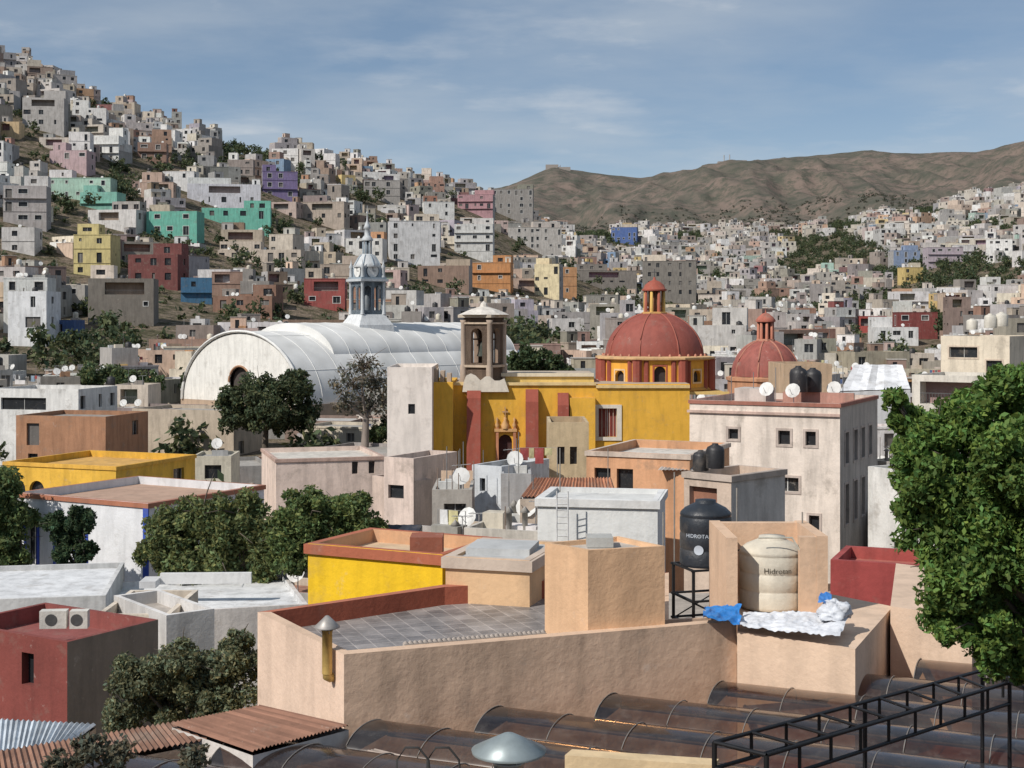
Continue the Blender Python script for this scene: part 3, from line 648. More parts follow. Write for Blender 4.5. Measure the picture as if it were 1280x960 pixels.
    for a in range(4):
        t.frame(cx,cy,math.radians(35)+a*math.pi/2); zc=(z1+.6+z2)/2+.15
        def disc(r,y,c): t.face([(r*math.cos(k*math.pi/10),y,zc+r*math.sin(k*math.pi/10)) for k in range(20)],c)
        disc(1.05,-1.62,DK); disc(.92,-1.66,(.75,.75,.72)); t.box(-.03,.03,-1.7,-1.68,zc,zc+.7,(.03,.03,.03)); t.box(0,.5,-1.7,-1.68,zc-.03,zc+.03,(.03,.03,.03))
        t.face([(1.3*math.cos(k*math.pi/10),-1.58,z2-.2+.9*math.sin(k*math.pi/10)) for k in range(11)],WI)
    t.frame(cx,cy,math.radians(35))
    for px,py in ((-1.7,-1.7),(1.7,-1.7),(1.7,1.7),(-1.7,1.7)): t.lathe(px,py,[(.3,z1+.6),(.22,z2-.2),(.35,z2),(.1,z2+.5),(0,z2+1.2)],8,WI)
    t.lathe(0,0,[(1.95,z2),(2.0,z2+.2),(1.75,z2+.6),(1.3,z2+1.35),(.9,z2+1.75),(.75,z2+1.9)],16,(.55,.57,.58,.5))
    for i in range(8):
        a=i*math.pi/4; t.tube([(r*math.cos(a),r*math.sin(a),zz) for r,zz in ((2,z2+.2),(1.78,z2+.6),(1.33,z2+1.37),(.92,z2+1.77))],.09,5,IR)
    z3=z2+1.9; 
    for i in range(8):
        a=i*math.pi/4; t.lathe(.62*math.cos(a),.62*math.sin(a),[(.1,z3),(.09,z3+1.9)],5,IR)
    t.lathe(0,0,[(.3,z3),(.3,z3+1.9)],6,DK)
    t.lathe(0,0,[(.85,z3+1.9),(.9,z3+2.05),(.6,z3+2.5),(.4,z3+2.7),(.38,z3+3.6),(.55,z3+3.7),(.4,z3+4.1),(.12,z3+4.8),(.06,z3+5.8),(.18,z3+6),(.02,z3+6.2),(.02,z3+7)],10,WI)
    t.build('clock_tower',root)
market()
# ------------------------------------------------------------ mid buildings
bld('pink_townhouse',862,84,1050,80,502,10,(.74,.65,.57),vb=600,mi=0,trim=(.36,.15,.11),roof=(.38,.19,.14),clut=False,
    ops=[(2.4,3.0,-7.0,-6.4),(5.4,6.1,-7.2,-6.4),(7.0,7.6,-7.2,-6.4),(5.2,6.6,-9.9,-9.1,'m'),(1.0,1.8,-9.9,-8.6,'n',(.3,.2,.15)),(7.2,7.8,-12.5,-11.2)],
    rops=[(1.2,2.1,-8.3,-6.5),(3.4,4.3,-8.3,-6.5),(5.4,6.3,-8.3,-6.5),(7.4,8.3,-8.3,-6.5),(1.2,2.1,-11.8,-9.5),(3.4,4.3,-11.8,-9.5),(5.4,6.3,-11.8,-9.5),(7.4,8.3,-11.8,-9.5)],rcol=(.5,.44,.39),sur=(.5,.42,.37))  # right wall is the front colour darkened, its shade put into the colour
mb=MB(); mb.frame(X(862,84),84,math.atan2(-4,X(1050,80)-X(862,84))); zq=Z(502,82)
mb.box(-.12,9,-.14,-.008,zq-.75,zq-.6,(.55,.4,.34),bot=True); mb.box(1.2,3.2,5,7,zq-.4,zq+.5,(.55,.5,.46)); mb.box(4,8.4,6,6.2,zq-.4,zq+.3,(.45,.25,.2))
for q in ((3.6,4),(5.5,3),(7,7)): dish(mb,*q,zq-.4)
for q in range(6): mb.tube([(1+q*1.3,5+q*.4,zq-.4),(1+q*1.3,5+q*.4,zq+1.2+.3*(q%3))],.025,4,(.25,.25,.25))
mb.build('rooftop_utilities')
bld('cream_house',1176,128,1262,124,420,9,(.68,.6,.48),vb=475,sur=(.6,.5,.4),ops=[(.8,3.4,Z(447,126),Z(434,126),'m'),(4.2,5.6,-4.6,-3.6)],clut=False)
bld('cream_house',1140,118,1300,112,470,8,(.66,.62,.55),vb=500,roof=(.5,.48,.44),clut=False)
bld('white_house',1085,72,1170,68,588,8,(.66,.65,.62),vb=650)
bld('tan_house',980,98,1040,98,455,6,(.5,.36,.24),vb=480,ops=[],clut=False)
bld('peach_house',733,66,862,64,566,7,(.66,.36,.2),vb=618,roof=(.6,.56,.5),trim=(.6,.5,.42),clut=False,ops=[(.4,1.2,-8.0,-6.9),(1.5,2.3,-8.0,-6.9)])
bld('tan_house',686,80,736,80,528,5,(.55,.43,.27),vb=590,ops=[(.5,.9,-8.2,-7.2),(1.2,1.6,-8.2,-7.2)],clut=False)
bld('brick_house',855,52,914,50.5,592,3.4,(.58,.46,.37),vb=640,roof=(.5,.42,.35),clut=False,trim=(.5,.42,.36),rcol=(.6,.56,.52),rops=[],ops=[(.25,1.5,-8.0,-6.1,'n',(.3,.14,.09))])
bld('pink_house',345,90,480,92,572,8,(.74,.6,.52),vb=625,par=.3,roof=(.6,.56,.5),trim=(.5,.35,.29),ops=[(4.9,5.3,-10,-9.2),(6,6.4,-10,-9.2)],clut=False)
bld('pink_house',480,84,517,83,572,5,(.7,.57,.5),vb=640,ops=[(.3,1.4,-10.6,-9.8)],clut=False,rops=[])
bld('pink_house',517,83,541,84,600,4,(.6,.48,.41),vb=640,clut=False)
bld('white_house',590,76,627,75,582,5,(.62,.65,.68),vb=620,ops=[(.5,.85,-9.2,-8.5)],clut=False)
bld('grey_house',626,74,664,74,592,5,(.42,.42,.42),vb=620)
bld('grey_house',540,70,590,70,612,5,(.42,.39,.35),vb=640)
bld('cream_house',655,60,772,58,626,4.5,(.55,.46,.38),vb=640,roof=(.45,.2,.12),par=.1,clut=False)
bld('grey_house',580,55,672,54,662,5,(.55,.51,.45),vb=690,roof=(.5,.48,.44))
bld('brown_house',480,60,580,58,676,6,(.48,.4,.31),vb=690,roof=(.45,.41,.36))
bld('white_stucco_box',672,38,822,37.4,624,2.6,(.72,.73,.72),vb=690,mi=1,ops=[],rops=[],clut=False,par=.12,roof=(.64,.64,.62),trim=(.7,.7,.69))
bld('blue_trimmed_house',20,66,185,62,622,8,(.74,.75,.77),vb=710,mi=1,trim=(.42,.17,.1),sur=(.04,.08,.45),roof=(.45,.3,.22),clut=False,ops=[(.7,1.4,-11.4,-9.2,'m'),(2.6,3.2,-11.4,-9.2,'m'),(3.9,4.5,-11.4,-9.2,'m')])
mb=MB(); mb.mi=1; mb.frame(X(185,62),62,math.atan2(-4,X(185,62)-X(20,66))); mb.box(-.25,.06,-.06,-.006,G,-8.1,(.04,.09,.42)); mb.build('blue_corner_quoin')
bld('yellow_house',5,85,145,82,580,8,(.76,.45,.06),vb=620,trim=(.74,.42,.07),roof=(.6,.35,.1),clut=False,ops=[(.5,1.6,-11.5,-9.6,'a'),(1.9,3.0,-11.5,-9.6,'a'),(3.4,4.2,-11,-9.9,'a'),(4.9,5.7,-11.2,-9.9,'a')])
bld('white_house',-10,142,98,140,486,8,(.74,.74,.72),vb=520,ops=[(1,6,-9.0,-7.8,'m')],clut=False)
bld('brown_house',20,128,132,126,520,8,(.4,.21,.12),vb=548,clut=False)
bld('stone_terrace_building',165,158,292,154,512,8,(.5,.42,.33),vb=535,ops=[],clut=False)
bld('white_roofed_house',140,50,385,52,762,6.6,(.66,.62,.59),vb=850,roof=(.7,.71,.72),par=.2,inner=(.66,.66,.66),mi=0,ops=[],clut=False)
bld('white_terrace_house',-80,49,132,50,748,7,(.6,.6,.59),vb=800,roof=(.68,.69,.7),par=.2,ops=[],clut=False)
bld('cream_house',120,44,212,44,768,4,(.68,.6,.5),vb=840,roof=(.5,.45,.4),ops=[],clut=False)
bld('white_house',208,43,268,44,765,4,(.68,.66,.64),vb=840,ops=[],clut=False)
bld('maroon_house',-60,41,84,38.5,790,3.4,(.22,.055,.045),vb=900,roof=(.26,.08,.07),rcol=(.24,.2,.17),rops=[],ops=[(3.0,3.5,-10.2,-9.3)],clut=False,par=.5,inner=(.24,.07,.06))
bld('red_walled_house',1038,35,1175,34,704,2.4,(.33,.06,.055),vb=750,roof=(.4,.13,.1),par=.3,ops=[],clut=False,inner=(.33,.07,.06))
bld('yellow_building',385,31,553,29.5,686,2.6,(.85,.54,.015),vb=750,mi=1,trim=(.42,.13,.07),roof=(.6,.45,.3),par=.3,inner=(.6,.35,.2),ops=[],clut=False)
mb=MB(); mb.mi=1; mb.frame(X(200,53),53,.04); mb.box(0,3.4,0,.25,-9.95,-9.55,(.66,.66,.65)); mb.box(-.6,0,-.8,.3,-9.95,-9.7,(.6,.6,.6)); mb.build('roof_curb')
def corr(name,P,n,col,h=.035,wall=None,zw=-12):
    t=MB(); t.mi=0; a,b,c,d=[Vector(p) for p in P]
    for i in range(n):
        for s in (0,.5):
            k0=(i+s)/n; k1=(i+s+.5)/n; h0=h if s else 0; h1=0 if s else h
            k=R.uniform(.7,1.15); cc=tuple(q*k for q in col)
            for q0,q1 in ((0,.34),(.34,.67),(.67,1)):
                kk=R.uniform(.88,1.1); c3=tuple(q*kk for q in cc)
                A0,A1=a.lerp(d,q0),a.lerp(d,q1); B0,B1=b.lerp(c,q0),b.lerp(c,q1)
                t.face((A0.lerp(B0,k0)+Vector((0,0,h0)),A0.lerp(B0,k1)+Vector((0,0,h1)),A1.lerp(B1,k1)+Vector((0,0,h1)),A1.lerp(B1,k0)+Vector((0,0,h0))),c3)
    if wall:
        Q=[a,b,c,d]
        for i in range(4):
            p,q=Q[i],Q[(i+1)%4]; t.face(((p.x,p.y,zw),(q.x,q.y,zw),(q.x,q.y,q.z-.05),(p.x,p.y,p.z-.05)),wall)
    t.build(name)
corr('terracotta_tile_roof',[W(650,622,57),W(772,622,57),W(764,598,61),W(668,598,61)],26,(.45,.2,.11),.07,wall=(.55,.45,.36),zw=-9)
corr('white_canvas_tent',[W(1050,489,95),W(1138,486,95),W(1128,456,99),W(1068,456,99)],4,(.74,.75,.77),.02,wall=(.6,.6,.6),zw=-7)
corr('solar_panels',[W(470,672,57),W(520,672,57),W(528,656,58.5),W(482,656,58.5)],5,(.03,.035,.05),.015,wall=(.2,.2,.2),zw=-10)
corr('metal_awning',[W(822,588,64),W(870,588,64),W(884,572,66),W(836,572,66)],10,(.4,.38,.36),.04)
prot(180,480,605,722,56); prot(262,500,455,545,146); prot(480,860,560,600,70); prot(120,330,780,900,30)
mass('town_houses',128,245,10.2,-260,1600,2,.75,.1)
mass('town_houses',58,128,7.4,-300,1600,2,.6,.04)
# ------------------------------------------------------------ foreground building
A=PZ(430,818,-5.2);B=PZ(921,776,-5.2);C=PZ(322,765,-5.2);E=PZ(552,731,-5.2)
BG=(.58,.42,.305); RP=(.33,.09,.05)
mb=MB(); mb.mi=1
poly=[A,B,(X(919,24.75),24.75),(X(836,24.5),24.5),(X(836,29),29),E,C]
n=len(poly)
cen=(-.6,25.2)
def inset(p,k=.24):
    dx,dy=cen[0]-p[0],cen[1]-p[1]; l=math.hypot(dx,dy); return (p[0]+dx*k/l,p[1]+dy*k/l)
inn=[inset(p) for p in poly]; inn[0]=(A[0]+.02,A[1]+.27); inn[1]=(B[0]-.1,B[1]+.19); inn[2]=(inn[1][0],poly[2][1]-.1); inn[3]=(poly[3][0]-.15,poly[3][1]-.1); zt=-5.2; zr=-5.55
for i in range(n):
    a,b=poly[i],poly[(i+1)%n]; mb.mi=0 if i==0 else 1
    mb.face(((*a,-12),(*b,-12),(*b,zt),(*a,zt)),BG if i!=n-1 else (.72,.54,.42)); mb.mi=1  # last face gets a lighter beige, sunlight put into its colour
    c,d=inn[(i+1)%n],inn[i]; rd=i in(4,5); cc=RP if rd else BG
    mb.face(((*a,zt),(*b,zt),(*c,zt),(*d,zt)),(.42,.15,.09) if rd else (.64,.46,.33)); mb.face(((*d,zt),(*c,zt),(*c,zr),(*d,zr)),cc)
mb.mi=4; mb.face([(*p,zr) for p in inn],(.3,.3,.3)); mb.mi=1
yw=math.atan2(B[1]-A[1],B[0]-A[0])
for i in range(30):
    t=.14+.36*i/30; a=Vector(inn[0]).lerp(Vector(inn[1]),t)
    mb.frame(a.x,a.y,yw); mb.lathe(.03,.1,[(.05,zt-.34),(.05,zt+.02),(.0,zt+.05)],6,(.38,.33,.29)); mb.box(0,.06,.0,.16,zt-.3,zt+.01,(.28,.24,.21))
mb.frame()
mb.build('beige_terrace_building')
mb=MB(); mb.mi=0; mb.box(X(837,25),X(1035,30),25.0,33,-12,-6.4,(.4,.35,.3)); mb.build('service_terrace')
mb=MB(); mb.mi=1; a,b,c=(X(681,24.4),24.4),(X(735,23.6),23.6),(X(831,24.05),24.05); d=(a[0]+c[0]-b[0],a[1]+c[1]-b[1]+.3)
mb.prism([a,b,c,d],-5.5,-3.86,(.7,.45,.27),par=.08,roof=(.5,.45,.4),th=.08); mb.box(1.3,1.75,24.3,24.8,-3.93,-3.76,(.4,.4,.38)); mb.build('rooftop_stair_box')
bld('rooftop_room',557,27.7,662,27.2,698,2.5,(.68,.45,.26),zb=-5.8,mi=1,ops=[],clut=False,par=.06,roof=(.46,.47,.47),trim=(.55,.45,.37),rops=[])
mb=MB(); mb.mi=1; mb.frame(-.95,28.2,-.18); mb.box(0,1.3,.1,1.3,-4.72,-4.58,(.48,.49,.49)); mb.frame(); mb.box(-2.2,-1.5,30.3,31,-5.2,-4.68,(.3,.1,.06)); mb.build('rooftop_slab')
mb=MB(); mb.mi=1; p=[(X(920,24.1)+.02,24.1),(X(1069,22.8),22.8),(X(1116,26.2),26.2),(X(1000,28),28),(X(922,27.5),27.5)]
mb.prism(p,-12,-5.33,(.68,.51,.38)); mb.build('tank_platform')
mb=MB(); mb.mi=1; PE=(.68,.47,.32)
mb.frame(X(908,25.2),25.2,0); w=X(1038,25.2)-X(908,25.2); zt_=-3.9
mb.box(0,.2,0,2.2,-6.5,zt_,PE); mb.box(w-.2,w,.2,2.2,-5.5,zt_,PE); mb.box(.2,w-.2,2.0,2.2,-5.5,zt_-.02,PE); mb.box(w-.5,w-.201,.21,.4,-5.5,zt_-.02,PE)
mb.build('tank_enclosure')
def bigtank(name,x,y,z,r,h,col,txt,tcol,tz,ang,ribs):
    root=bpy.data.objects.new(name,None); bpy.context.collection.objects.link(root)
    t=MB(); t.mi=1; pf=[(r*.96,z),(r,z+.04)]
    zz=z+.04; hb=h*.74
    for i in range(ribs):
        a=zz+hb*i/ribs; b=zz+hb*(i+1)/ribs; pf+=[(r,a+.02),(r,b-.05),(r*.975,b-.03),(r*.975,b-.01)]
    pf+=[(r,z+hb+.05),(r*.97,z+hb+.1),(r*.8,z+h*.88),(r*.45,z+h*.95),(r*.4,z+h*.96),(r*.4,z+h),(0,z+h+.02)]
    t.lathe(x,y,pf,40,col); t.build('tank_body',root)
    for s,sz,dz in txt:
        cu=bpy.data.curves.new('label','FONT'); cu.body=s; cu.size=sz; cu.align_x='CENTER'; cu.resolution_u=3
        o=bpy.data.objects.new('tmp',cu); bpy.context.collection.objects.link(o)
        me=bpy.data.meshes.new_from_object(o.evaluated_get(bpy.context.evaluated_depsgraph_get())); bpy.data.objects.remove(o)
        for v in me.vertices:
            th=ang+v.co.x/r; zz2=tz+dz+v.co.y; v.co=(x+(r+.012)*math.sin(th),y-(r+.012)*math.cos(th),zz2)
        m,nt,b,_=newmat('label_paint'); b.inputs['Base Color'].default_value=(*tcol,1); b.inputs['Roughness'].default_value=.6
        me.materials.append(m); l=bpy.data.objects.new('label',me); bpy.context.collection.objects.link(l); l.parent=root
    return root
bigtank('beige_water_tank',X(965,26.1),26.1,-5.3,.6,1.3,(.62,.57,.47,.6),[('Hidrotan',.14,0)],(.08,.07,.05),-4.6,0.0,3)
bigtank('black_water_tank',X(882,29),29,-5.04,.53,1.34,(.025,.03,.038,.4),[('HIDROTAN',.11,0),('\u25CF',.26,-.34)],(.5,.55,.62),-4.42,-.4,3)
t=MB(); t.mi=5; t.frame(X(882,29),29,.3); BKc=(.03,.03,.032,.6)
for px,py in ((-.5,-.5),(.5,-.5),(.5,.5),(-.5,.5)): t.box(px-.025,px+.025,py-.025,py+.025,-6.4,-5.08,BKc)
for zz in (-5.08,-5.7,-6.2):
    for a,b,c,d in ((-.55,.55,-.53,-.48),(-.55,.55,.48,.53),(-.53,-.48,-.47,.47),(.48,.53,-.47,.47)): t.box(a,b,c,d,zz,zz+.04,BKc,bot=True)
for s in(-1,1): t.tube([(-.5*s,-.5,-6.2),(.5*s,-.5,-5.7)],.015,4,BKc); t.tube([(-.5*s,.5,-6.2),(.5*s,.5,-5.7)],.015,4,BKc)
t.build('tank_stand')
t=MB(); t.mi=5
for u,v0,v1,d in ((829,640,790,26.5),(921,610,660,27.6),(843,590,790,30),(905,700,790,26),(1003,640,672,27),(700,560,615,39),(760,560,640,52),(636,580,660,60)): t.tube([W(u,v1,d),W(u,v0,d)],.016,5,(.35,.33,.3))
t.tube([W(915,690,26.6),W(940,683,26.8),W(960,672,26.5)],.015,5,(.1,.1,.1)); t.tube([W(948,672,25.5),W(990,672,25.45),W(1004,694,25.45),W(1006,755,25.45)],.018,5,(.6,.58,.5))
t.build('water_pipes')
t=MB(); t.mi=5; 
for u in (696,710): t.tube([W(u,680,37.3),W(u,614,37.3)],.02,5,(.7,.7,.7))
for v in range(622,680,8): t.tube([W(696,v,37.3),W(710,v,37.3)],.014,4,(.7,.7,.7))
t.build('metal_ladder')
def cloth(name,P00,P10,P11,P01,col,amp,seed,nx=44,ny=14):
    t=MB(); t.mi=1
    P00,P10,P11,P01=map(Vector,(P00,P10,P11,P01)); 
    for j in range(ny+1):
        for i in range(nx+1):
            p=P00.lerp(P10,i/nx).lerp(P01.lerp(P11,i/nx),j/ny); q=Vector((p.x*3.6+seed,p.y*3.6,p.z*5))
            k=1-2*abs(mn.noise(q)); k2=1-2*abs(mn.noise(q*2.3)); p=p+Vector((mn.noise(q*1.7)*amp*.5,-k*amp*.6,k*amp*.7+amp*.45*k2)); t.v.append(tuple(p))
    for j in range(ny):
        for i in range(nx): a=j*(nx+1)+i; t.f.append((a,a+1,a+nx+2,a+nx+1)); t.c.append((*col,.5)); t.m.append(1); t.s.append(True)
    return t.build(name)
cloth('white_tarpaulin',W(922,784,23.9),W(1050,799,22.8),W(1062,766,24.2),W(928,768,25.0),(.68,.7,.74),.06,1,90,28)
cloth('blue_tarpaulin',W(878,774,24.0),W(925,784,23.9),W(926,759,24.6),W(882,762,24.8),(.03,.2,.55),.08,5,44,24)
cloth('blue_tarpaulin',W(1022,754,23.9),W(1040,760,23.8),W(1040,744,24.3),W(1024,744,24.3),(.05,.22,.6),.06,8,24,18)
def lumps(name,u,v,d,r,col):
    t=MB(); t.mi=1; t.frame(*W(u,v,d)[:2],0,W(u,v,d)[2]); n=48;m=24;b=len(t.v)
    for j in range(m+1):
        for i in range(n):
            th=math.pi*j/m/1.6; ph=2*math.pi*i/n; dv=Vector((math.sin(th)*math.cos(ph),math.sin(th)*math.sin(ph),math.cos(th)*.8)); k=1+.3*mn.noise(dv*2.2+Vector((u,0,0)))+.16*(1-2*abs(mn.noise(dv*5)))
            t.v.append(t.T(tuple(dv*r*k)))
    for j in range(m):
        for i in range(n): k=(i+1)%n; t.f.append((b+j*n+i,b+(j+1)*n+i,b+(j+1)*n+k,b+j*n+k)); t.c.append((*col,.6)); t.m.append(1); t.s.append(True)
    t.build(name)
lumps('wrapped_bundle',1043,766,23.9,.25,(.6,.63,.68))
mb=MB(); mb.mi=1; mb.prism([(X(1113,25.5),25.5),(X(1215,24.5),24.5),(X(1300,28),28),(X(1120,30),30)],-12,Z(762,25.2),(.64,.48,.36)); mb.build('beige_wall')
# polycarbonate canopies
def canopy():
    ax=Vector((.92,-.392,0)); wd=Vector((.392,.92,0))
    root=bpy.data.objects.new('polycarbonate_canopy',None); bpy.context.collection.objects.link(root)
    mb=MB(); rb=MB(); A3=Vector((X(440,21.6),21.2,0)); st=Vector((.94,.35,0))
    zs=-6.38; half=.66; step=1.36/(.392*.94+.92*.35)
    for k in range(-3,8):
        o=A3+st*(step*k)+ax*.3; zk=zs+.02*k; ln=14; n=14; m=12
        sec=[(math.cos(math.pi*(1-i/n))*half,math.sin(math.pi*i/n)**.8*.34) for i in range(n+1)]
        b=len(mb.v)
        for j in range(m+1):
            P=o+ax*(ln*j/m)
            for s,h in sec: q=P+wd*s; mb.v.append((q.x,q.y,zk+h+.02*mn.noise(Vector((q.x*1.6,q.y*1.6,h)))))
            rb.mi=5; rb.tube([(P+wd*s).to_tuple()[:2]+(zk+h+.01,) for s,h in sec],.010,4,(.3,.27,.24,.5))
        for j in range(m):
            for i in range(n): a=b+j*(n+1)+i; mb.f.append((a,a+1,a+n+2,a+n+1)); mb.c.append((.05,.04,.03,.3)); mb.m.append(3); mb.s.append(True)
        for sgn in (-1,1):
            a=o+wd*half*sgn; b2=a+ax*ln; rb.tube([(a.x,a.y,zk),(b2.x,b2.y,zk)],.03,5,(.24,.21,.19,.5))
        rb.mi=1; rb.face([( (o+wd*s).x,(o+wd*s).y,zk+h) for s,h in sec],(.14,.12,.1))
    mb.build('vaulted_sheets',root); rb.build('ribs_and_gutters',root)
    f=MB(); f.mi=0; e=A3+ax*-.2; 
    q=[e-st*8,e-st*8+ax*16,e+st*17+ax*16,e+st*17]
    f.prism([(p.x,p.y) for p in q],-12,-7.4,(.6,.25,.08)); 
    f.build('restaurant_terrace')
canopy()
def truss():
    t=MB(); t.mi=5; c=(.02,.02,.022,.45)
    a,b=Vector(W(893,928,15.2)),Vector(W(1228,838,19.5)); a2,b2=Vector(W(958,944,14.7)),Vector(W(1262,853,18.6)); e,e2=Vector(W(1345,872,16.5)),Vector(W(1365,895,16.0))
    dn=Vector((0,0,-.28))
    for p,q in ((a,b),(a2,b2),(b,e),(b2,e2),(a+dn,b+dn),(a2+dn,b2+dn),(a,a2),(a+dn,a2+dn)): t.tube([p,q],.026,4,c)
    for i in range(10):
        k=i/9; p,q=a.lerp(b,k),a2.lerp(b2,k); t.tube([p,q],.02,4,c); t.tube([p,p+dn],.02,4,c); t.tube([q,q+dn],.02,4,c)
    for i in range(5):
        k=i/4; p,q=b.lerp(e,k),b2.lerp(e2,k); t.tube([p,q],.02,4,c); t.tube([p,p+dn],.02,4,c)
    for p in (a,a2,b,b2,a.lerp(b,.5)): t.tube([p,Vector((p.x,p.y,-7.4))],.028,4,c)
    t.build('steel_roof_frame')
truss()
def vent(name,u,d,vt,vcap,rpx,vb,col,pcol,elbow=False):
    t=MB(); t.mi=5; x,y=X(u,d),d; r=rpx*d/F; zt,zc=Z(vt,d),Z(vcap,d)
    t.lathe(x,y,[(r*.98,zc-.02),(r,zc),(r*.15,zt-.01),(.0,zt)],28,col)
    t.lathe(x,y,[(r*.97,zc-.015),(.02,zt-.03)],28,tuple(k*.4 for k in col[:3])+(.6,))
    pr=r*.4; 
    for i in range(4): a=i*math.pi/2+.5; t.tube([(x+pr*math.cos(a),y+pr*math.sin(a),zc-r*.5),(x+pr*math.cos(a),y+pr*math.sin(a),zc+.1*r)],.01,4,col)
    zb=Z(vb,d); t.lathe(x,y,[(pr,zb),(pr,zc-r*.35),(pr*1.12,zc-r*.35),(pr*1.12,zc-r*.28)],16,pcol)
    if elbow: t.tube([(x,y,zb+.02),(x,y,zb-.05),(x+.04,y+.05,zb-.08),(x+.12,y+.2,zb-.08)],pr*.9,8,pcol)
    t.build(name)
vent('roof_vent',636,9.5,915,937,47,985,(.3,.35,.36,.45),(.45,.47,.47,.5))
vent('wall_flue_vent',409,22.15,769,783,16,842,(.4,.38,.36,.5),(.6,.42,.14,.6),True)
def flat(pts,z): return [(*PZ(u,v,z),z) for u,v in pts]
corr('corrugated_roof_house',flat([(316,940),(436,908),(326,883),(215,905)],-6.0),26,(.27,.14,.095),wall=(.64,.6,.56))
corr('corrugated_roof_house',flat([(-60,985),(262,925),(238,900),(-60,950)],-6.1),44,(.26,.14,.095),wall=(.4,.3,.22))
corr('sheet_metal_roof_shed',flat([(-40,960),(95,925),(120,906),(-40,898)],-7.0),24,(.45,.5,.55),wall=(.3,.28,.26))
corr('corrugated_roof_house',flat([(440,975),(560,960),(470,938),(370,960)],-6.2),24,(.36,.3,.26),wall=(.35,.3,.26))
t=MB(); t.mi=1; a=W(706,944,17.6); b=W(892,962,17.2); t.prism([(a[0],a[1]),(b[0],b[1]),(b[0]+.1,b[1]+.25),(a[0]+.1,a[1]+.25)],-7.4,a[2],(.66,.5,.3)); t.build('cream_parapet_wall')
t=MB(); t.mi=5
for u in (515,553): 
    x,y,z=W(u,950,17); t.tube([(x-.2,y,z-.5),(x-.18,y,z),(x-.08,y,z+.15),(x+.08,y,z+.15),(x+.2,y,z),(x+.25,y,z-.5)],.014,6,(.05,.05,.05))
t.build('hoop_railing')
t=MB(); t.mi=1
for u,w in ((66,.75),(98,.5)):
    x,y,z=W(u,786,40.2); t.frame(x,y,.1); t.box(-w/2,w/2,0,.35,z,z+.5,(.62,.6,.55))
    t.face([(-.05+.17*math.cos(k*math.pi/8),-.01,z+.25+.17*math.sin(k*math.pi/8)) for k in range(16)],(.08,.08,.08))
t.frame(); t.build('air_conditioner')
t=MB(); t.mi=0
for u,v,d,r,h in ((1238,410,126,.55,1.3),(1252,408,126,.55,1.3),(1215,412,127,.5,1.0),(894,585,51.5,.34,.9),(876,588,52,.3,.75),(998,490,86,.55,1.6),(1016,490,87,.55,1.5)):
    x,y,z=W(u,v,d); tank(t,x,y,z,r,h,n=16,col=(.6,.57,.5,.6) if u>1100 or u<100 else (.025,.025,.028,.5))
t.build('rooftop_water_tanks')
# ------------------------------------------------------------ trees
tree('laurel_tree',300,58,[(215,668,34),(250,645,36),(300,638,32),(270,690,44),(330,680,40),(225,705,34),(320,715,32),(195,690,24),(285,660,34)],60000,.1,(.18,.215,.09),.3)
tree('laurel_tree',400,57,[(380,642,36),(430,642,36),(410,670,42),(360,670,34),(458,662,26),(440,690,28),(395,635,26),(370,700,30)],52000,.1,(.15,.2,.075),.3)
tree('laurel_tree',20,64,[(10,610,28),(22,650,28),(5,680,28),(20,700,20),(0,640,30)],22000,.1,(.13,.18,.07),.25)
tree('cypress_tree',95,60,[(70,655,18),(100,652,20),(85,675,20),(75,695,15),(106,690,15)],20000,.08,(.06,.1,.05),.2)
tree('acacia_tree',230,32,[(170,850,40),(225,830,42),(285,830,36),(210,880,46),(150,895,30),(285,875,40),(330,830,24),(300,800,20),(250,855,40)],60000,.05,(.18,.2,.12),.16)
tree('ash_tree',330,150,[(290,500,24),(325,490,28),(365,490,26),(300,525,26),(340,520,30),(380,520,24),(372,470,14),(330,505,28)],26000,.22,(.09,.115,.06),.35)
tree('bare_tree',455,148,[(440,480,26),(470,475,26),(455,455,20),(485,500,22),(430,505,20),(460,510,24)],2600,.2,(.16,.15,.11),.42,bark=(.26,.22,.19),tw=24)
tree('broadleaf_tree',675,152,[(655,450,20),(685,455,22),(665,465,18),(705,463,14)],11000,.22,(.075,.11,.05),.3)
tree('broadleaf_tree',130,185,[(110,475,22),(140,470,24),(165,480,20),(125,490,24),(95,485,16),(190,478,16)],16000,.26,(.11,.15,.07),.3)
tree('broadleaf_tree',490,150,[(500,510,14),(482,535,16),(470,545,12)],5000,.2,(.1,.14,.06),.2)
tree('ficus_tree',1420,16,[(1170,545,44),(1215,520,50),(1150,600,44),(1265,490,44),(1200,620,60),(1260,580,70),(1160,665,40),(1190,710,56),(1245,680,70),(1300,620,90),(1185,765,36),(1225,780,50),(1280,770,60),(1340,680,90),(1130,520,26),(1310,520,70),(1290,830,36),(1240,820,30),(1118,500,16),(1140,640,26),(1145,560,30),(1255,800,40)],150000,.042,(.13,.215,.055),.14,zb=G,sp=.9,tw=5,ts=.4)
tree('thorn_bush',120,13,[(110,935,26),(150,945,30),(240,950,24),(80,960,26)],2600,.03,(.14,.14,.1),.025,zb=-8,tw=16)
V,Cc=leaves(VC,VR,len(VC)*90,.55,(.09,.115,.058),m=12); leafobj('hillside_trees',V,Cc)
sc=[];sr=[]
for _ in range(4200):
    y=R.uniform(1560,3000); u=R.uniform(640,1400); x=X(u,y); sc.append((x,y,T(x,y)+1.0)); sr.append(R.uniform(2.5,6))
V,Cc=leaves(sc,sr,len(sc)*20,1.5,(.095,.1,.072),m=8,flat=.5); leafobj('hill_scrub',V,Cc)
t=MB(); t.mi=5
for u,dd in ((905,4450),(912,4450),(700,4450),(708,4450)):
    x=X(u,dd); z=T(x,dd); t.tube([(x,dd,z-5),(x,dd,z+28 if u>800 else z+10)],1.6,4,(.5,.5,.5)); 
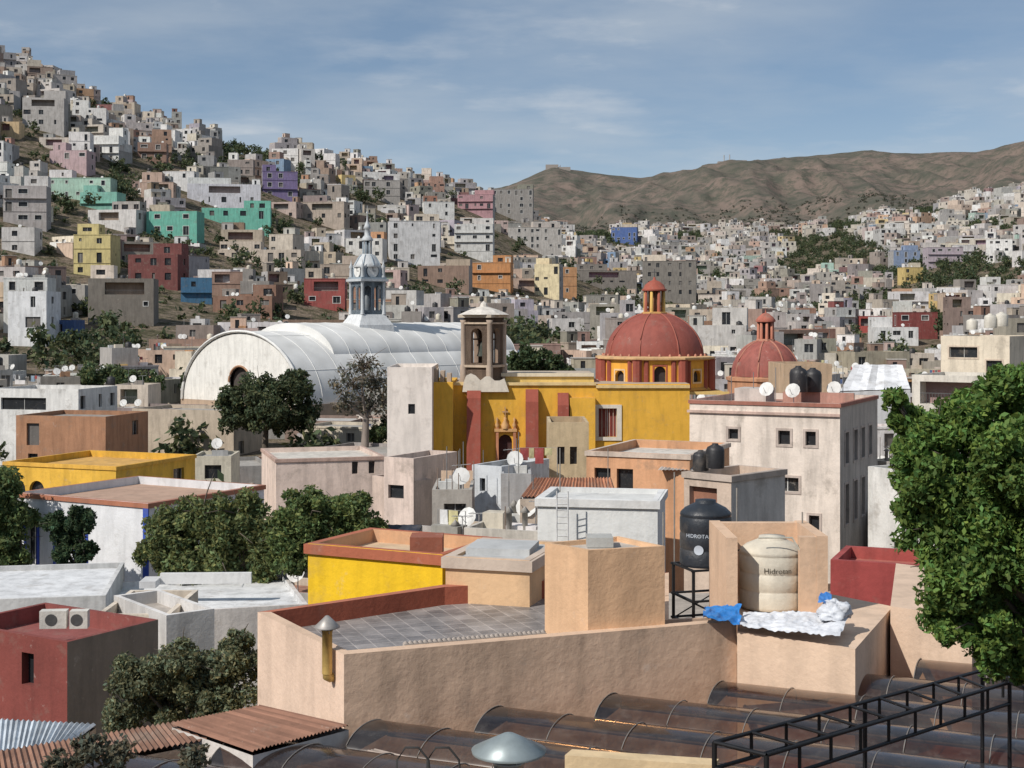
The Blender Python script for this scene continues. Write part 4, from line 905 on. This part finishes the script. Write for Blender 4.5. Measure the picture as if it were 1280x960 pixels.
for u in (690,705,905,925): x=X(u,4450); z=T(x,4450); t.box(x-20,x+20,4440,4460,z-10,z+7,(.4,.36,.33))
t.build('ridge_antennas')
# ------------------------------------------------------------ light, sky, camera
el=math.radians(42); az=Vector((-.75,-.66,0)).normalized(); S=Vector((az.x*math.cos(el),az.y*math.cos(el),math.sin(el)))
sun=bpy.data.lights.new('sun','SUN'); sun.energy=4.1; sun.angle=math.radians(.6); sun.color=(1,.94,.86)
so=bpy.data.objects.new('sun',sun); so.rotation_euler=S.to_track_quat('Z','Y').to_euler(); bpy.context.collection.objects.link(so)
w=bpy.data.worlds.new('World'); bpy.context.scene.world=w; w.use_nodes=True; nt=w.node_tree; nt.nodes.clear()
out=N(nt,'ShaderNodeOutputWorld'); bg=N(nt,'ShaderNodeBackground'); sky=N(nt,'ShaderNodeTexSky'); sky.sky_type='NISHITA'; sky.sun_disc=False
sky.sun_elevation=el; sky.sun_rotation=math.atan2(S.x,S.y); sky.altitude=2000; sky.air_density=1; sky.dust_density=.8; sky.ozone_density=1.5
tc=N(nt,'ShaderNodeTexCoord'); sp=N(nt,'ShaderNodeSeparateXYZ'); nt.links.new(tc.outputs['Generated'],sp.inputs[0])
ad=N(nt,'ShaderNodeMath',operation='ADD'); ad.inputs[1].default_value=.1; nt.links.new(sp.outputs[2],ad.inputs[0])
mx=N(nt,'ShaderNodeMath',operation='MAXIMUM'); mx.inputs[1].default_value=.05; nt.links.new(ad.outputs[0],mx.inputs[0])
dv=N(nt,'ShaderNodeVectorMath',operation='DIVIDE'); cb=N(nt,'ShaderNodeCombineXYZ')
for i in range(3): nt.links.new(mx.outputs[0],cb.inputs[i])
nt.links.new(tc.outputs['Generated'],dv.inputs[0]); nt.links.new(cb.outputs[0],dv.inputs[1])
n1=noise(nt,dv.outputs[0],.9,8,.56,(.9,1.0,0)); n2=noise(nt,dv.outputs[0],.5,4,.5,(1,1.2,0)); n3=noise(nt,dv.outputs[0],1.8,8,.56,(1.0,1.1,0))
f1=rng(nt,n1,.4,.64,0,1); f=mul(nt,f1,rng(nt,n2,.36,.58,.35,1))
gr=mixc(nt,.3,sky.outputs[0],(3.3,4.5,5.8))
cl=mixc(nt,mul(nt,f,.68),gr,(6.2,6.8,7.4))
cl=mixc(nt,mul(nt,rng(nt,n3,.53,.7,0,.65),f1),cl,(8.8,8.9,9.0))
hz=rng(nt,sp.outputs[2],.0,.15,.45,0.0)
cl=mixc(nt,hz,cl,(6.6,7.4,8.2))
nt.links.new(cl,bg.inputs[0]); bg.inputs[1].default_value=.085; nt.links.new(bg.outputs[0],out.inputs[0])
cam=bpy.data.cameras.new('camera'); co=bpy.data.objects.new('camera',cam); bpy.context.collection.objects.link(co); co.location=(0,0,0); co.rotation_euler=(math.pi/2,0,0)
cam.sensor_width=36; cam.lens=F/1280*36; cam.shift_y=-80/1280; cam.clip_end=40000; cam.clip_start=.5
sc_=bpy.context.scene; sc_.camera=co; sc_.view_settings.view_transform='Standard'; sc_.view_settings.look='None'; sc_.view_settings.exposure=0
